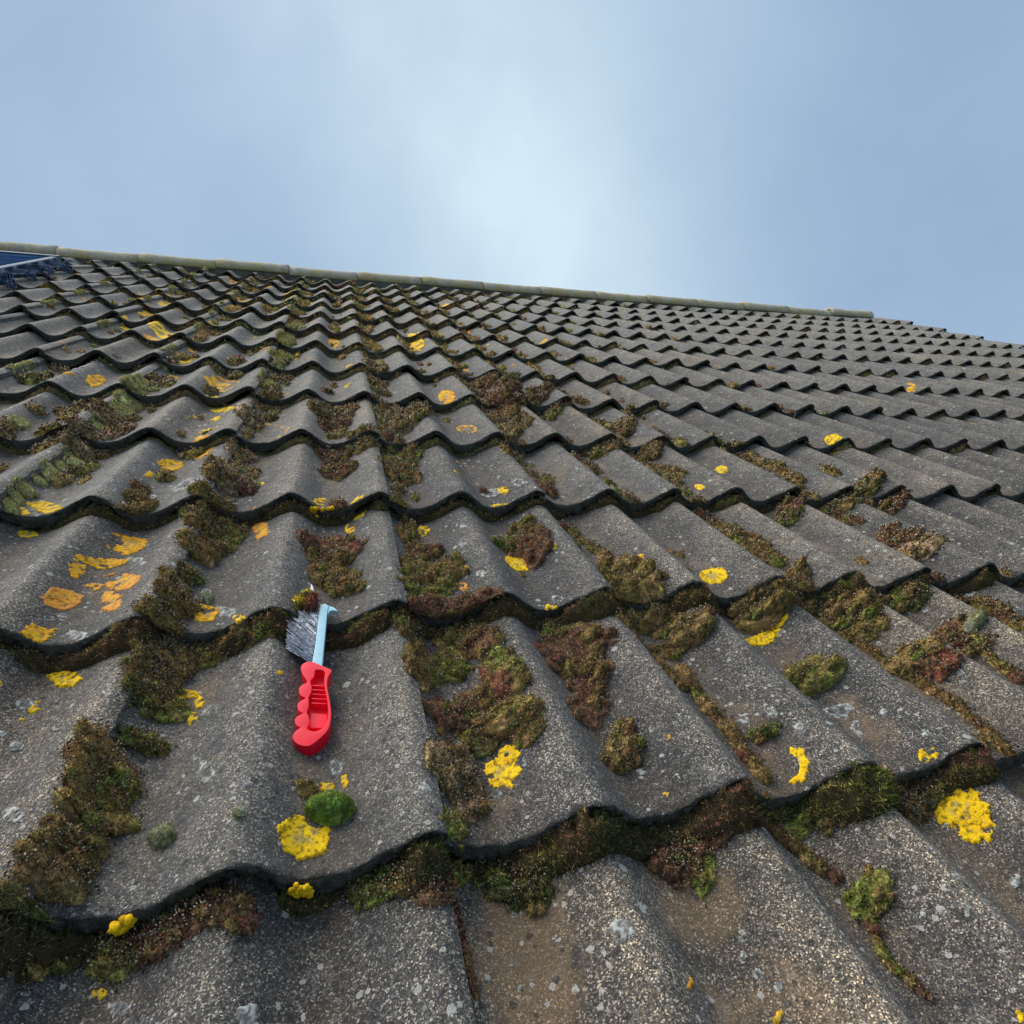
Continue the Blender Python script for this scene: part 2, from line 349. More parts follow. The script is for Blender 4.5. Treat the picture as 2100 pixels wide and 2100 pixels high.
MOSS = [
    ('smooth round bright green moss ball beside the large yellow lichen disc', [
        (-81, 65, 22.6, -4.1, 0.2, -15.5, 14.1, 'G', 0)]),
    ('ragged brown moss tuft left of the round green moss ball', [
        (-102, 93, 9.6, -1.7, 0.4, -10.7, 3.8, 'b', 0)]),
    ('small oval grey-green moss cushion alone on the bare lower left tile', [
        (-216, 64, 11.4, -2.1, 2.5, -11.4, 6.1, 'k', 0)]),
    ('tiny bristly moss button with grey hairs on the lower left tile', [
        (-152, 50, 5.8, -1.0, 0.8, -5.9, 2.7, 'k', 0)]),
    ('long brown-topped green moss bolster running down the lower left trough', [
        (-281, 138, 26.1, -4.4, 10.4, -35.5, 10.6, 'bc', 0),
        (-269, 86, 26.3, -4.8, 5.5, -18.6, 8.0, 'o', 0),
        (-279, 34, 22.9, -4.4, 7.3, -21.2, 8.5, 'bc', 0),
        (-267, 121, 16.2, -2.8, 6.7, -23.8, 5.5, 'g', 0)]),
    ('dark mossy bank under the tile lip at the left edge', [
        (-290, -9, 19.4, -3.9, 6.3, -16.2, 6.6, 'd', 'd'),
        (-272, -8, 20.4, -4.2, 4.6, -13.1, 4.6, 'd', -1),
        (-308, -4, 13.5, -2.7, 5.8, -13.9, 4.6, 'd', -1)]),
    ('green and brown moss bank with pale capsules under the lower left lip', [
        (-235, -12, 18.3, -3.8, 5.1, -17.8, 6.1, 'gc', -1),
        (-209, -8, 23.8, -4.8, 4.2, -17.9, 7.9, 'rc', -1),
        (-180, -3, 25.4, -5.1, 3.5, -18.8, 7.4, 'rc', -1),
        (-148, -16, 17.6, -3.5, 2.5, -19.0, 4.6, 'r', -1)]),
    ('dark green moss tuft on bare tan tile at lower left', [
        (-262, 181, 22.0, -3.6, 4.0, -16.0, 6.8, 'd', 0),
        (-249, 175, 11.4, -1.9, 2.3, -10.2, 3.6, 'o', 0)]),
    ('tall brown moss drift hanging over the lip left of the brush', [
        (-280, 334, 30.0, -3.7, 6.6, -28.7, 10.1, 'bc', 'd'),
        (-272, 322, 34.6, -4.6, 7.8, -35.8, 13.3, 'bc', 0),
        (-271, 264, 27.3, -4.0, 6.4, -27.4, 9.7, 'bc', 0),
        (-272, 238, 18.4, -2.8, 4.9, -20.0, 6.8, 'd', 0)]),
    ('bright green moss pad at the foot of the brown drift', [
        (-245, 226, 17.3, -2.7, 3.5, -16.7, 5.5, 'g', 0)]),
    ('green moss filling the gap under the lip between drift and brush', [
        (-233, 328, 22.8, -3.0, 4.2, -23.9, 5.5, 'g', 0),
        (-196, 328, 26.5, -3.4, 3.2, -23.6, 6.2, 'o', 0),
        (-160, 328, 26.9, -3.2, 1.9, -19.5, 4.3, 'bc', 0)]),
    ('olive moss ball with pale capsules left of the brush bristles', [
        (-271, 396, 22.6, -2.5, 6.2, -30.3, 13.0, 'oc', 1),
        (-285, 442, 16.0, -1.6, 3.3, -15.6, 6.0, 'o', 1)]),
    ('dark green moss knob above the olive moss ball', [
        (-272, 467, 14.1, -1.4, 4.3, -22.5, 7.6, 'd', 1)]),
    ('brown and green moss cluster upper left of the brush', [
        (-284, 625, 26.1, -1.6, 5.2, -29.7, 12.0, 'b', 1),
        (-242, 639, 21.8, -1.5, 3.6, -26.0, 8.9, 'g', 1),
        (-245, 586, 16.2, -1.2, 3.0, -20.0, 7.1, 'g', 1),
        (-274, 547, 28.7, -2.3, 5.7, -32.0, 12.6, 'b', 1)]),
    ('little round moss knob beside a white lichen left of the brush', [
        (-244, 423, 8.7, -0.9, 2.2, -12.6, 5.3, 'k', 1)]),
    ('pinkish brown moss heap over an upper left lip', [
        (-276, 801, 35.6, -0.7, 8.2, -55.7, 19.2, 'p', 2),
        (-238, 797, 14.7, -0.4, 5.5, -46.0, 6.9, 'r', 2),
        (-283, 674, 41.1, -1.7, 7.0, -41.3, 13.0, 'o', 'd'),
        (-279, 963, 16.3, 0.2, 7.6, -57.5, 7.7, 'p', 2)]),
    ('chain of small green moss beads along an upper left roll', [
        (-579, 690, 12.2, -0.5, 9.3, -23.0, 8.0, 'k2', 2),
        (-584, 723, 11.5, -0.4, 7.6, -19.0, 7.6, 'k2', 2),
        (-584, 757, 15.6, -0.4, 8.4, -21.7, 9.2, 'k2', 2),
        (-584, 806, 11.3, -0.2, 6.6, -17.7, 7.3, 'k2', 2),
        (-582, 847, 16.5, -0.2, 11.1, -31.0, 10.8, 'k2', 2),
        (-583, 896, 11.7, 0.0, 7.0, -20.3, 7.7, 'k2', 2),
        (-584, 945, 14.7, 0.1, 9.4, -27.8, 9.6, 'k2', 2)]),
    ('dark green moss tuft in the trough beside the chain of beads', [
        (-547, 887, 14.4, -0.2, 6.6, -20.4, 5.8, 'd', 2)]),
    ('brown topped moss ball on a lip at the upper left', [
        (-582, 999, 28.0, 0.6, 14.8, -46.1, 20.1, 'p', 'd')]),
    ('mossy arch under a lip left of the brown topped ball', [
        (-640, 999, 28.0, 0.8, 16.7, -46.4, 9.9, 'o', 'd')]),
    ('dark red moss heap on the roll just above the brush', [
        (-80, 555, 46.3, -3.7, 0.2, -45.7, 12.3, 'r', 1),
        (-88, 473, 28.4, -2.7, 0.6, -43.8, 10.1, 'b', 1),
        (-68, 439, 25.5, -2.5, -0.2, -34.5, 8.2, 'b', 1),
        (-48, 412, 13.5, -1.4, -0.4, -14.8, 3.9, 'b', 1)]),
    ('dark brown moss pair in a trough above the dark red heap', [
        (-85, 974, 34.2, 0.2, 0.3, -41.6, 13.6, 'r', 2),
        (-73, 873, 34.1, -0.4, -0.0, -32.3, 9.3, 'r', 2)]),
    ('yellowish green moss flat in a middle trough', [
        (70, 994, 42.1, 0.3, -6.1, -67.0, 9.2, 'y', 2),
        (55, 855, 33.4, -0.5, -4.2, -45.8, 10.9, 'b', 2)]),
    ('narrow brown moss beside the roll below the yellowish flat', [
        (43, 624, 17.3, -1.1, -5.6, -57.1, 6.6, 'b', 1),
        (49, 586, 15.5, -1.1, -1.9, -17.3, 5.1, 'g', 1)]),
    ('big tangled brown and olive moss heap over the middle lip', [
        (63, 534, 27.5, -2.2, -3.2, -25.9, 11.4, 'r', 1),
        (34, 468, 16.6, -1.5, -3.3, -31.4, 8.4, 'o', 1),
        (83, 452, 32.7, -3.1, -5.9, -38.4, 16.3, 'o', 1),
        (50, 410, 40.6, -4.2, -3.0, -24.2, 8.1, 'y', 'd'),
        (62, 346, 43.5, -5.0, -5.1, -34.4, 12.2, 'r', 1),
        (117, 340, 25.2, -2.7, -5.1, -24.2, 6.7, 'r', 1),
        (92, 327, 31.2, -3.6, -5.4, -29.2, 8.4, 'b', 0)]),
    ('brown moss mound at the lip corner right of the brush', [
        (14, 322, 21.6, -2.6, -2.9, -28.6, 12.3, 'bc', 0)]),
    ('long mixed moss bank filling the middle joint channel', [
        (23, 248, 20.2, -2.8, -4.8, -40.7, 7.7, 'b', 0),
        (62, 251, 24.1, -3.4, -3.9, -23.6, 7.6, 'g', 0),
        (77, 312, 26.1, -3.3, -4.9, -28.9, 8.2, 'o', 0),
        (112, 279, 19.6, -2.5, -6.0, -27.2, 8.5, 'r', 0),
        (114, 199, 26.3, -3.8, -6.8, -27.5, 11.4, 'rg', 0),
        (42, 169, 24.4, -3.8, -4.3, -27.6, 9.2, 'r', 0),
        (73, 182, 18.2, -2.8, -3.8, -19.4, 5.7, 'g', 0),
        (71, 126, 20.6, -3.4, -3.9, -18.7, 6.5, 'd', 0)]),
    ('olive moss dome at the lower end of the middle moss bank', [
        (104, 140, 33.0, -5.2, -6.0, -24.0, 15.1, 'o', 0),
        (120, 111, 15.0, -2.4, -4.7, -16.1, 6.5, 'b', 0)]),
    ('spiky brown moss pad with pale tips beside the yellow heart lichen', [
        (36, 88, 25.9, -4.4, -5.8, -34.8, 8.2, 'pc', 0),
        (45, 51, 15.6, -2.8, -4.5, -23.1, 3.9, 'pc', 0)]),
    ('green moss tongue at the end of the middle joint channel', [
        (25, 20, 11.5, -2.1, -3.1, -18.1, 4.4, 'g', 'd')]),
    ('green tuft with dark red moss on a roll in the middle', [
        (211, 559, 27.1, -2.0, -6.3, -25.3, 9.2, 'g', 1),
        (250, 515, 26.5, -2.0, -16.9, -56.8, 11.2, 'r', 1),
        (251, 602, 25.1, -1.6, -7.0, -25.4, 10.5, 'o', 1)]),
    ('dark purple-brown moss carpet in the trough right of the middle bank', [
        (229, 318, 36.1, -4.4, -7.3, -21.5, 5.1, 'y', 0),
        (229, 260, 46.2, -6.1, -14.4, -39.6, 11.2, 'r', 0),
        (230, 211, 29.9, -4.2, -11.6, -30.0, 9.1, 'r', 0),
        (208, 157, 23.4, -3.6, -12.4, -32.1, 7.1, 'r', 0)]),
    ('upright olive-brown moss tuft below the purple-brown carpet', [
        (223, 90, 22.0, -3.6, -13.7, -30.4, 10.0, 'oc', 0)]),
    ('olive-brown moss heap spilling over the lip right of centre', [
        (369, 372, 46.5, -4.8, -20.8, -44.4, 18.7, 'oc', 'd'),
        (372, 439, 34.0, -3.1, -15.2, -34.5, 11.4, 'b', 1),
        (364, 327, 35.9, -4.0, -10.7, -22.0, 6.4, 'd', 0)]),
    ('brown moss clumps below the lip right of centre', [
        (409, 272, 32.3, -4.0, -17.5, -30.4, 13.3, 'bc', 0),
        (384, 304, 22.4, -2.7, -11.5, -22.1, 6.6, 'o', 0),
        (352, 329, 21.4, -2.5, -8.6, -18.3, 5.5, 'b', 0),
        (363, 247, 24.2, -3.2, -8.6, -16.1, 4.1, 'b', 0)]),
    ('large brown moss bolster filling the gap under a lip at right', [
        (586, 322, 65.2, -6.8, -33.3, -45.4, 16.4, 'b', 0),
        (551, 314, 33.1, -3.8, -19.4, -27.6, 8.4, 'g', 0),
        (665, 369, 30.0, -2.9, -33.8, -43.0, 11.7, 'b', 'd')]),
    ('long green moss mound on a roll below the triangular yellow lichen', [
        (529, 163, 37.2, -5.3, -22.1, -27.0, 14.7, 'g', 0)]),
    ('small dark green moss tuft above the yellow crescent lichen', [
        (391, 78, 18.8, -3.0, -7.1, -9.9, 5.9, 'd', 0)]),
    ('brown and olive moss sheet in a trough at right', [
        (716, 295, 51.1, -5.7, -28.8, -31.7, 9.7, 'b', 0),
        (695, 244, 33.2, -4.1, -21.8, -23.1, 7.6, 'o', 0)]),
    ('green moss cushion under a lip near the right edge', [
        (850, 320, 40.0, -4.3, -28.5, -27.8, 12.9, 'g', 0),
        (859, 302, 20.6, -2.2, -18.0, -16.8, 6.5, 'd', 0)]),
    ('olive moss ridge with a red end near the right edge', [
        (701, 166, 39.2, -5.3, -21.3, -20.1, 9.1, 'o', 0),
        (718, 134, 20.4, -2.8, -16.8, -14.8, 9.0, 'R', 0)]),
    ('dark red moss patch beside a pale rimmed cushion at right', [
        (842, 222, 22.2, -2.7, -23.0, -20.0, 6.0, 'r', 0),
        (840, 181, 24.3, -3.2, -17.0, -13.9, 3.8, 'r', 0)]),
    ('pale rimmed moss cushion near the right edge', [
        (875, 218, 19.9, -2.4, -18.1, -14.9, 8.5, 'k', 0)]),
    ('pink fringed moss strip along a roll in the second course at right', [
        (1003, 438, 52.3, -4.1, -32.4, -30.3, 10.0, 'p', 1),
        (1008, 514, 25.8, -1.7, -19.5, -19.5, 6.0, 'r', 1)]),
    ('bushy green moss cushion at a lip in the third course at right', [
        (1152, 723, 40.3, -1.0, -35.5, -37.5, 16.6, 'o', 2)]),
    ('dark mossy hollow under a lip beside the bushy green cushion', [
        (1168, 661, 47.8, -1.9, -39.6, -39.7, 8.6, 'r', 1),
        (1026, 662, 45.4, -1.6, -35.0, -39.3, 8.4, 'b', 1)]),
    ('red and green moss below a lip in the second course at right', [
        (869, 638, 32.3, -1.5, -26.8, -34.5, 9.6, 'R', 1),
        (846, 611, 27.8, -1.5, -18.9, -24.3, 7.0, 'g', 1)]),
    ('feathery bright green moss clump on the lower right tile', [
        (381, -95, 18.4, -3.6, -17.5, -18.4, 6.5, 'g', -1)]),
    ('dark green moss under the lip left of the large ragged lichen', [
        (544, -14, 17.8, -3.1, -17.4, -15.8, 6.1, 'd', -1),
        (565, -3, 21.3, -3.7, -15.4, -13.6, 6.1, 'd', -1)]),
    ('long brown-green moss bolster draped over the lower right lip', [
        (503, -9, 19.6, -3.4, -15.2, -15.1, 6.8, 'b', -1),
        (515, -21, 17.3, -3.1, -19.1, -18.1, 6.0, 'bc', -1)]),
    ('green and red moss bank under the lower right lip', [
        (381, -6, 23.0, -4.1, -17.1, -21.5, 6.1, 'g', -1),
        (408, -15, 21.0, -3.8, -13.9, -16.0, 5.5, 'b', -1)]),
    ('green-topped dark red moss under the lip at lower right of centre', [
        (244, -43, 11.8, -2.3, -11.0, -18.4, 4.3, 'g', -1),
        (228, -26, 25.2, -4.8, -11.9, -21.6, 7.7, 'rc', -1),
        (243, -8, 26.3, -4.8, -7.9, -14.1, 5.0, 'dc', -1)]),
    ('dark red moss spot on a roll below the lower right lip', [
        (269, -25, 9.9, -1.8, -5.2, -8.2, 4.2, 'r', -1)]),
    ('red-brown capsule-covered moss bank under the bottom centre lip', [
        (-12, -16, 28.1, -5.4, -1.8, -15.7, 7.0, 'rc', -1),
        (-46, -4, 19.9, -3.9, -0.8, -17.8, 5.7, 'gc', -1),
        (-1, -34, 16.4, -3.2, -1.4, -10.1, 3.6, 'rc', -1)]),
    ('green-brown moss wedge under the lip right of the bottom joint', [
        (74, -19, 26.0, -5.0, -4.7, -17.7, 7.3, 'dc', -1),
        (88, -34, 12.0, -2.3, -4.5, -15.0, 3.0, 'd', -1),
        (45, -4, 16.8, -3.2, -2.4, -11.3, 4.0, 'd', -1)]),
    ('dark brown heap of loose moss in the fifth course', [
        (414, 1442, 63.4, 7.5, -23.4, -97.1, 27.4, 'r', 'd'),
        (536, 1460, 48.6, 5.2, -22.5, -75.4, 18.4, 'r', 4),
        (400, 1623, 40.8, 5.5, -16.4, -76.1, 14.5, 'R', 4),
        (515, 1677, 33.7, 5.1, -13.0, -49.8, 12.9, 'y', 'd')]),
    ('small green moss lump below the dark brown heap', [
        (548, 1332, 27.3, 2.2, -19.0, -58.6, 14.0, 'g', 3)]),
    ('straw coloured moss filling a joint in the fourth course', [
        (378, 1293, 50.3, 3.4, -21.7, -89.8, 13.4, 's', 3),
        (391, 1174, 40.1, 2.1, -21.7, -81.9, 11.8, 's', 3),
        (338, 1008, 29.3, 0.7, -18.3, -70.3, 8.7, 's', 'd'),
        (350, 1338, 35.3, 3.0, -11.7, -53.3, 7.5, 's', 3)]),
    ('brown moss ball in a joint of the third course', [
        (710, 993, 37.3, 0.7, -24.2, -48.9, 18.1, 'b', 2),
        (696, 1157, 44.3, 2.1, -28.9, -65.1, 10.2, 's', 3),
        (591, 1007, 46.5, 1.2, -19.8, -46.8, 7.9, 'b', 2)]),
    ('bristly pink moss ball on a roll in the fourth course', [
        (-274, 1162, 26.7, 1.6, 6.1, -52.9, 18.0, 'p', 3)]),
    ('small dark moss tuft right of the pink ball', [
        (-240, 1241, 17.9, 1.2, 2.8, -31.3, 8.7, 'd', 3)]),
    ('shaggy dark brown moss clumps in a trough of the fourth course', [
        (-116, 1263, 31.8, 2.4, 1.4, -61.7, 18.7, 'b', 3),
        (-61, 1280, 36.1, 2.7, -0.4, -57.9, 18.6, 'b', 3),
        (-68, 1157, 27.4, 1.4, -0.1, -39.1, 11.2, 'r', 3),
        (-104, 1153, 17.9, 0.9, 0.7, -41.0, 9.3, 'r', 3)]),
    ('pinkish brown moss clumps in a joint of the fourth course', [
        (59, 1331, 35.3, 2.7, -5.1, -72.9, 15.5, 'p', 3),
        (79, 1154, 35.4, 1.8, -6.2, -70.0, 15.5, 'p', 3),
        (127, 1212, 35.4, 2.6, -7.6, -67.5, 15.2, 'o', 3)]),
    ('green moss tuft crowning the lip below the shaggy brown clumps', [
        (-77, 1075, 25.9, 1.0, 0.1, -31.9, 6.5, 'g', 3),
        (-21, 1000, 39.4, 1.3, -1.4, -40.7, 8.4, 'b', 'd'),
        (-29, 1002, 31.0, 0.7, -1.0, -34.4, 5.9, 'g', 2)]),
    ('ring of pale moss knobs on an upper left roll', [
        (-578, 1166, 25.9, 1.8, 12.7, -44.1, 14.7, 'p', 3),
        (-578, 1252, 22.2, 1.9, 11.2, -40.6, 15.2, 'k2', 3),
        (-579, 1330, 16.4, 1.6, 8.4, -31.7, 11.6, 'k2', 3),
        (-584, 1099, 14.0, 0.8, 6.3, -20.4, 7.0, 'k2', 3)]),
    ('large grey-green moss cap on an upper left lip', [
        (-587, 1331, 35.3, 4.3, 16.6, -61.5, 15.4, 'k2', 'd'),
        (-578, 1448, 21.7, 3.1, 11.4, -45.4, 10.9, 'k2', 4)]),
    ('yellow-tufted moss clump on a lip left of the pink ball', [
        (-369, 1000, 20.8, 0.5, 5.0, -26.9, 8.4, 'Y', 2)]),
]
CORDS = [
    ([(364, 207), (355, 138), (358, 81), (351, 27)], 12.9, 's'),
    ([(671, 338), (674, 179), (685, 73), (678, 35), (667, 0)], 10.7, 'b'),
    ([(345, 612), (369, 498), (366, 391)], 15.5, 's'),
    ([(302, 318), (335, 219), (342, 171)], 9.7, 'o'),
    ([(336, 0), (348, -33), (367, -70)], 9.4, 'b'),
    ([(367, -110), (355, -147), (368, -172)], 6.7, 'r'),
    ([(17, -32), (18, -72), (20, -103)], 3.7, 'r'),
    ([(655, 676), (670, 515), (683, 427)], 20.3, 's'),
    ([(1001, 580), (991, 654)], 11.1, 's'),
    ([(952, 348), (987, 295), (992, 224)], 15.0, 'o'),
    ([(650, 676), (692, 546), (685, 433)], 15.3, 's'),
    ([(633, 1014), (706, 829)], 17.5, 's'),
    ([(984, 1014), (1004, 866), (998, 758)], 17.9, 's'),
    ([(970, 676), (991, 578)], 9.8, 's'),
    ([(1154, 876), (1155, 813)], 13.0, 'o'),
    ([(1001, 288), (997, 220)], 12.9, 's'),
    ([(849, 189), (832, 108)], 13.0, 'o'),
    ([(-266, 1489), (-260, 1759), (-258, 2245), (-250, 2615)], 23.7, 'y2'),
    ([(37, 1260), (35, 1085)], 11.6, 'y'),
    ([(21, 1679), (58, 1538)], 22.9, 's'),
    ([(35, 2366), (81, 2149)], 21.6, 's'),
]


# ------------------------------------------------------------------ tile surface
G = 0.338          # course gauge
PU = 0.15          # roll pitch, two rolls to a tile
NN = -np.array([0, 7, 20, 31, 34.5, 33.5, 29, 21.5, 12.5, 4.5, 0]) / 1000
JT = 0.10
TOP_ROW = 12
C_RIGHT = 32.1     # verge


def prof(t):
    t = np.asarray(t, float) % 1.0
    i = np.floor(t * 10).astype(int) % 10
    f = t * 10 - np.floor(t * 10)
    y = NN[:10]
    p0, p1, p2, p3 = y[(i - 1) % 10], y[i], y[(i + 1) % 10], y[(i + 2) % 10]
    return .5 * (2 * p1 + (p2 - p0) * f + (2 * p0 - 5 * p1 + 4 * p2 - p3) * f * f + (3 * p1 - p0 - 3 * p2 + p3) * f ** 3)


def bend(c):
    k = np.floor((np.asarray(c, float) - JT) / 2) * 2 + 1.1
    return .04 * np.clip((k - 8) / 24, 0, 1.2) ** 2


def S(u, v, row=None):
    u = np.asarray(u, float); v = np.asarray(v, float)
    c = u / PU
    r = np.floor(v / G)
    if row is not None:
        r = np.where(v >= row * G - .004, float(row), np.minimum(r, row - 1))
    t2 = (c - JT) % 2.0
    low = np.where(t2 < .25, .010 * np.clip(1 - t2 / .25, 0, 1), 0)
    return prof(c) - low - .027 * (v - r * G) / G + bend(c)


def hsh(i, j, seed):
    x = np.sin(i * 127.1 + j * 311.7 + seed * 74.7) * 43758.5453
    return x - np.floor(x)


def vnoise(x, y, seed=0):
    x = np.asarray(x, float); y = np.asarray(y, float)
    i = np.floor(x); j = np.floor(y)
    fx = x - i; fy = y - j
    fx = fx * fx * (3 - 2 * fx); fy = fy * fy * (3 - 2 * fy)
    a = hsh(i, j, seed); b = hsh(i + 1, j, seed); c = hsh(i, j + 1, seed); d = hsh(i + 1, j + 1, seed)
    return (a * (1 - fx) + b * fx) * (1 - fy) + (c * (1 - fx) + d * fx) * fy


def fbm(x, y, seed=0, oc=3):
    s = 0; a = .5; n = 0
    for k in range(oc):
        s = s + a * vnoise(x * 2 ** k, y * 2 ** k, seed + k * 13); n += a; a *= .5
    return s / n


def camdist(u, v):
    return math.sqrt((u - CAM_C[0]) ** 2 + (v - CAM_C[1]) ** 2 + CAM_C[2] ** 2)


# ------------------------------------------------------------------ materials
class NT:
    def __init__(self, name, rough=.9, spec=.25):
        self.m = bpy.data.materials.new(name)
        self.m.use_nodes = True
        self.t = self.m.node_tree
        self.b = self.t.nodes['Principled BSDF']
        self.b.inputs['Roughness'].default_value = rough
        self.b.inputs['Specular IOR Level'].default_value = spec

    def n(self, t, **k):
        x = self.t.nodes.new(t)
        for a, b in k.items():
            setattr(x, a, b)
        return x

    def set(self, sock, v):
        if isinstance(v, bpy.types.NodeSocket):
            self.t.links.new(v, sock)
        else:
            sock.default_value = v

    def pos(self):
        return self.n('ShaderNodeNewGeometry').outputs['Position']

    def noise(self, vec, scale, detail=3, rough=.55):
        x = self.n('ShaderNodeTexNoise')
        self.set(x.inputs['Vector'], vec)
        x.inputs['Scale'].default_value = scale
        x.inputs['Detail'].default_value = detail
        x.inputs['Roughness'].default_value = rough
        return x.outputs['Fac']

    def voro(self, vec, scale, out='Distance', rnd=1.0):
        x = self.n('ShaderNodeTexVoronoi')
        self.set(x.inputs['Vector'], vec)
        x.inputs['Scale'].default_value = scale
        x.inputs['Randomness'].default_value = rnd
        return x.outputs[out]

    def ramp(self, fac, stops):
        x = self.n('ShaderNodeValToRGB')
        self.set(x.inputs[0], fac)
        e = x.color_ramp.elements
        while len(e) < len(stops):
            e.new(0.5)
        for i, (p, c) in enumerate(stops):
            e[i].position = p
            e[i].color = c if isinstance(c, tuple) else (c, c, c, 1)
        return x.outputs[0]

    def mix(self, fac, a, b, mode='MIX'):
        x = self.n('ShaderNodeMix', data_type='RGBA', blend_type=mode)
        self.set(x.inputs[0], fac); self.set(x.inputs[6], a); self.set(x.inputs[7], b)
        return x.outputs[2]

    def math(self, op, a, b=0.0, clamp=False):
        x = self.n('ShaderNodeMath', operation=op)
        x.use_clamp = clamp
        self.set(x.inputs[0], a); self.set(x.inputs[1], b)
        return x.outputs[0]

    def bump(self, h, strength, dist):
        x = self.n('ShaderNodeBump')
        x.inputs['Strength'].default_value = strength
        x.inputs['Distance'].default_value = dist
        self.set(x.inputs['Height'], h)
        self.set(self.b.inputs['Normal'], x.outputs[0])

    def attr(self, name, out='Fac'):
        x = self.n('ShaderNodeAttribute', attribute_name=name)
        return x.outputs[out]

    def base(self, c):
        self.set(self.b.inputs['Base Color'], c)


def rgb(r, g, b):
    return (r, g, b, 1)


def tile_material():
    m = NT('weathered_concrete_tile', .8, .3)
    p = m.pos()
    obj = m.n('ShaderNodeObjectInfo')
    # aggregate grains
    g1 = m.voro(p, 900, 'Color')
    sep = m.n('ShaderNodeSeparateColor'); m.set(sep.inputs[0], g1)
    grain = m.ramp(sep.outputs[0], [(0, .015), (.3, .045), (.62, .105), (.84, .23), (.94, .52), (1, .80)])
    warm = m.ramp(sep.outputs[1], [(0, rgb(1.02, 1.0, .97)), (.6, rgb(1.10, 1.0, .88)), (1, rgb(1.30, 1.0, .70))])
    c = m.mix(1.0, grain, warm, 'MULTIPLY')
    g2 = m.voro(p, 420, 'Color')
    s2 = m.n('ShaderNodeSeparateColor'); m.set(s2.inputs[0], g2)
    fine = m.ramp(s2.outputs[0], [(0, .040), (.5, .080), (.90, .12), (.965, .20), (1, .50)])
    c = m.mix(.30, c, fine)
    # broad blotches
    b1 = m.noise(p, 9, 5, .6)
    c = m.mix(1.0, c, m.ramp(b1, [(.28, rgb(.52, .53, .56)), (.50, rgb(.95, .95, .95)), (.72, rgb(1.28, 1.20, 1.12))]), 'MULTIPLY')
    b2 = m.noise(p, 38, 4, .6)
    c = m.mix(1.0, c, m.ramp(b2, [(.30, rgb(.62, .63, .66)), (.5, rgb(1, 1, 1)), (.70, rgb(1.20, 1.16, 1.12))]), 'MULTIPLY')
    # each tile its own tone
    tone = m.ramp(obj.outputs['Random'], [(0, rgb(.74, .76, .80)), (.5, rgb(1, 1, 1)), (1, rgb(1.28, 1.20, 1.08))])
    c = m.mix(1.0, c, tone, 'MULTIPLY')
    # rain-washed crowns, paler still for sky light; flank shade painted into the colour
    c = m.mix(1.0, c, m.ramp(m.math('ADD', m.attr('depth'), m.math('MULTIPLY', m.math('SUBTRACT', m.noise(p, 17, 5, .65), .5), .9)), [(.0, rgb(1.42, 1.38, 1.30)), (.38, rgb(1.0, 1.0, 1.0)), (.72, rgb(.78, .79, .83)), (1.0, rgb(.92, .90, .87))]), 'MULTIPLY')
    # brown silt washed down the channels, sandy where the surface skin has gone
    depth = m.attr('depth')
    silt = m.math('MULTIPLY', m.math('POWER', depth, 2.0), m.ramp(m.noise(p, 14, 5, .65), [(.38, 0.0), (.62, .8)]))
    c = m.mix(silt, c, m.mix(.5, c, rgb(.12, .075, .042)))
    oc = m.n('ShaderNodeSeparateColor'); m.set(oc.inputs[0], obj.outputs['Color'])
    sandn = m.math('ADD', m.noise(p, 11, 6, .62), m.math('MULTIPLY', m.math('SUBTRACT', depth, .6), .22))
    sandn = m.math('ADD', sandn, m.math('MULTIPLY', oc.outputs[0], .26))
    sand = m.ramp(sandn, [(.66, 0.0), (.78, .8)])
    sandc = m.mix(.55, m.mix(1.0, c, rgb(1.45, 1.18, .88), 'MULTIPLY'), rgb(.22, .155, .095))
    c = m.mix(sand, c, sandc)
    # upper courses paler: lichen film, plus the grazing-view sheen put into the colour
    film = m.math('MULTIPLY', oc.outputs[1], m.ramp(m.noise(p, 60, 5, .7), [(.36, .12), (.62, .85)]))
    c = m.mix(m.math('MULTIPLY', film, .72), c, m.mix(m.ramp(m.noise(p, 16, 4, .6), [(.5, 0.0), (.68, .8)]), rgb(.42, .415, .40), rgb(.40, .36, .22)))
    # dark algal spots
    k = m.ramp(m.noise(p, 55, 3, .5), [(.64, 0.0), (.72, .75)])
    c = m.mix(k, c, rgb(.035, .036, .042))
    # pale crustose flecks
    v = m.n('ShaderNodeTexVoronoi'); m.set(v.inputs['Vector'], p); v.inputs['Scale'].default_value = 62
    sv = m.n('ShaderNodeSeparateColor'); m.set(sv.inputs[0], v.outputs['Color'])
    dd = m.math('ADD', v.outputs['Distance'], m.math('MULTIPLY', m.math('SUBTRACT', m.noise(p, 300, 2), .5), .35))
    rad = m.math('MULTIPLY', m.math('POWER', sv.outputs[0], 7.0), .30)
    fl = m.math('MULTIPLY', m.math('LESS_THAN', dd, rad), .75)
    c = m.mix(fl, c, rgb(.52, .52, .49))
    # coarse pale and dark flecks that still read from a distance
    w1 = m.n('ShaderNodeTexVoronoi'); m.set(w1.inputs['Vector'], p); w1.inputs['Scale'].default_value = 150
    ws = m.n('ShaderNodeSeparateColor'); m.set(ws.inputs[0], w1.outputs['Color'])
    wd = m.math('ADD', w1.outputs['Distance'], m.math('MULTIPLY', m.math('SUBTRACT', m.noise(p, 600, 2), .5), .5))
    c = m.mix(m.math('MULTIPLY', m.math('LESS_THAN', wd, m.math('MULTIPLY', m.math('POWER', ws.outputs[0], 6.0), .42)), .8), c, rgb(.46, .45, .42))
    c = m.mix(m.math('MULTIPLY', m.math('LESS_THAN', wd, m.math('MULTIPLY', m.math('POWER', ws.outputs[1], 4.0), .50)), .75), c, rgb(.030, .029, .028))
    # powdery grey bloom
    bl = m.ramp(m.noise(p, 22, 6, .7), [(.60, 0.0), (.74, .45)])
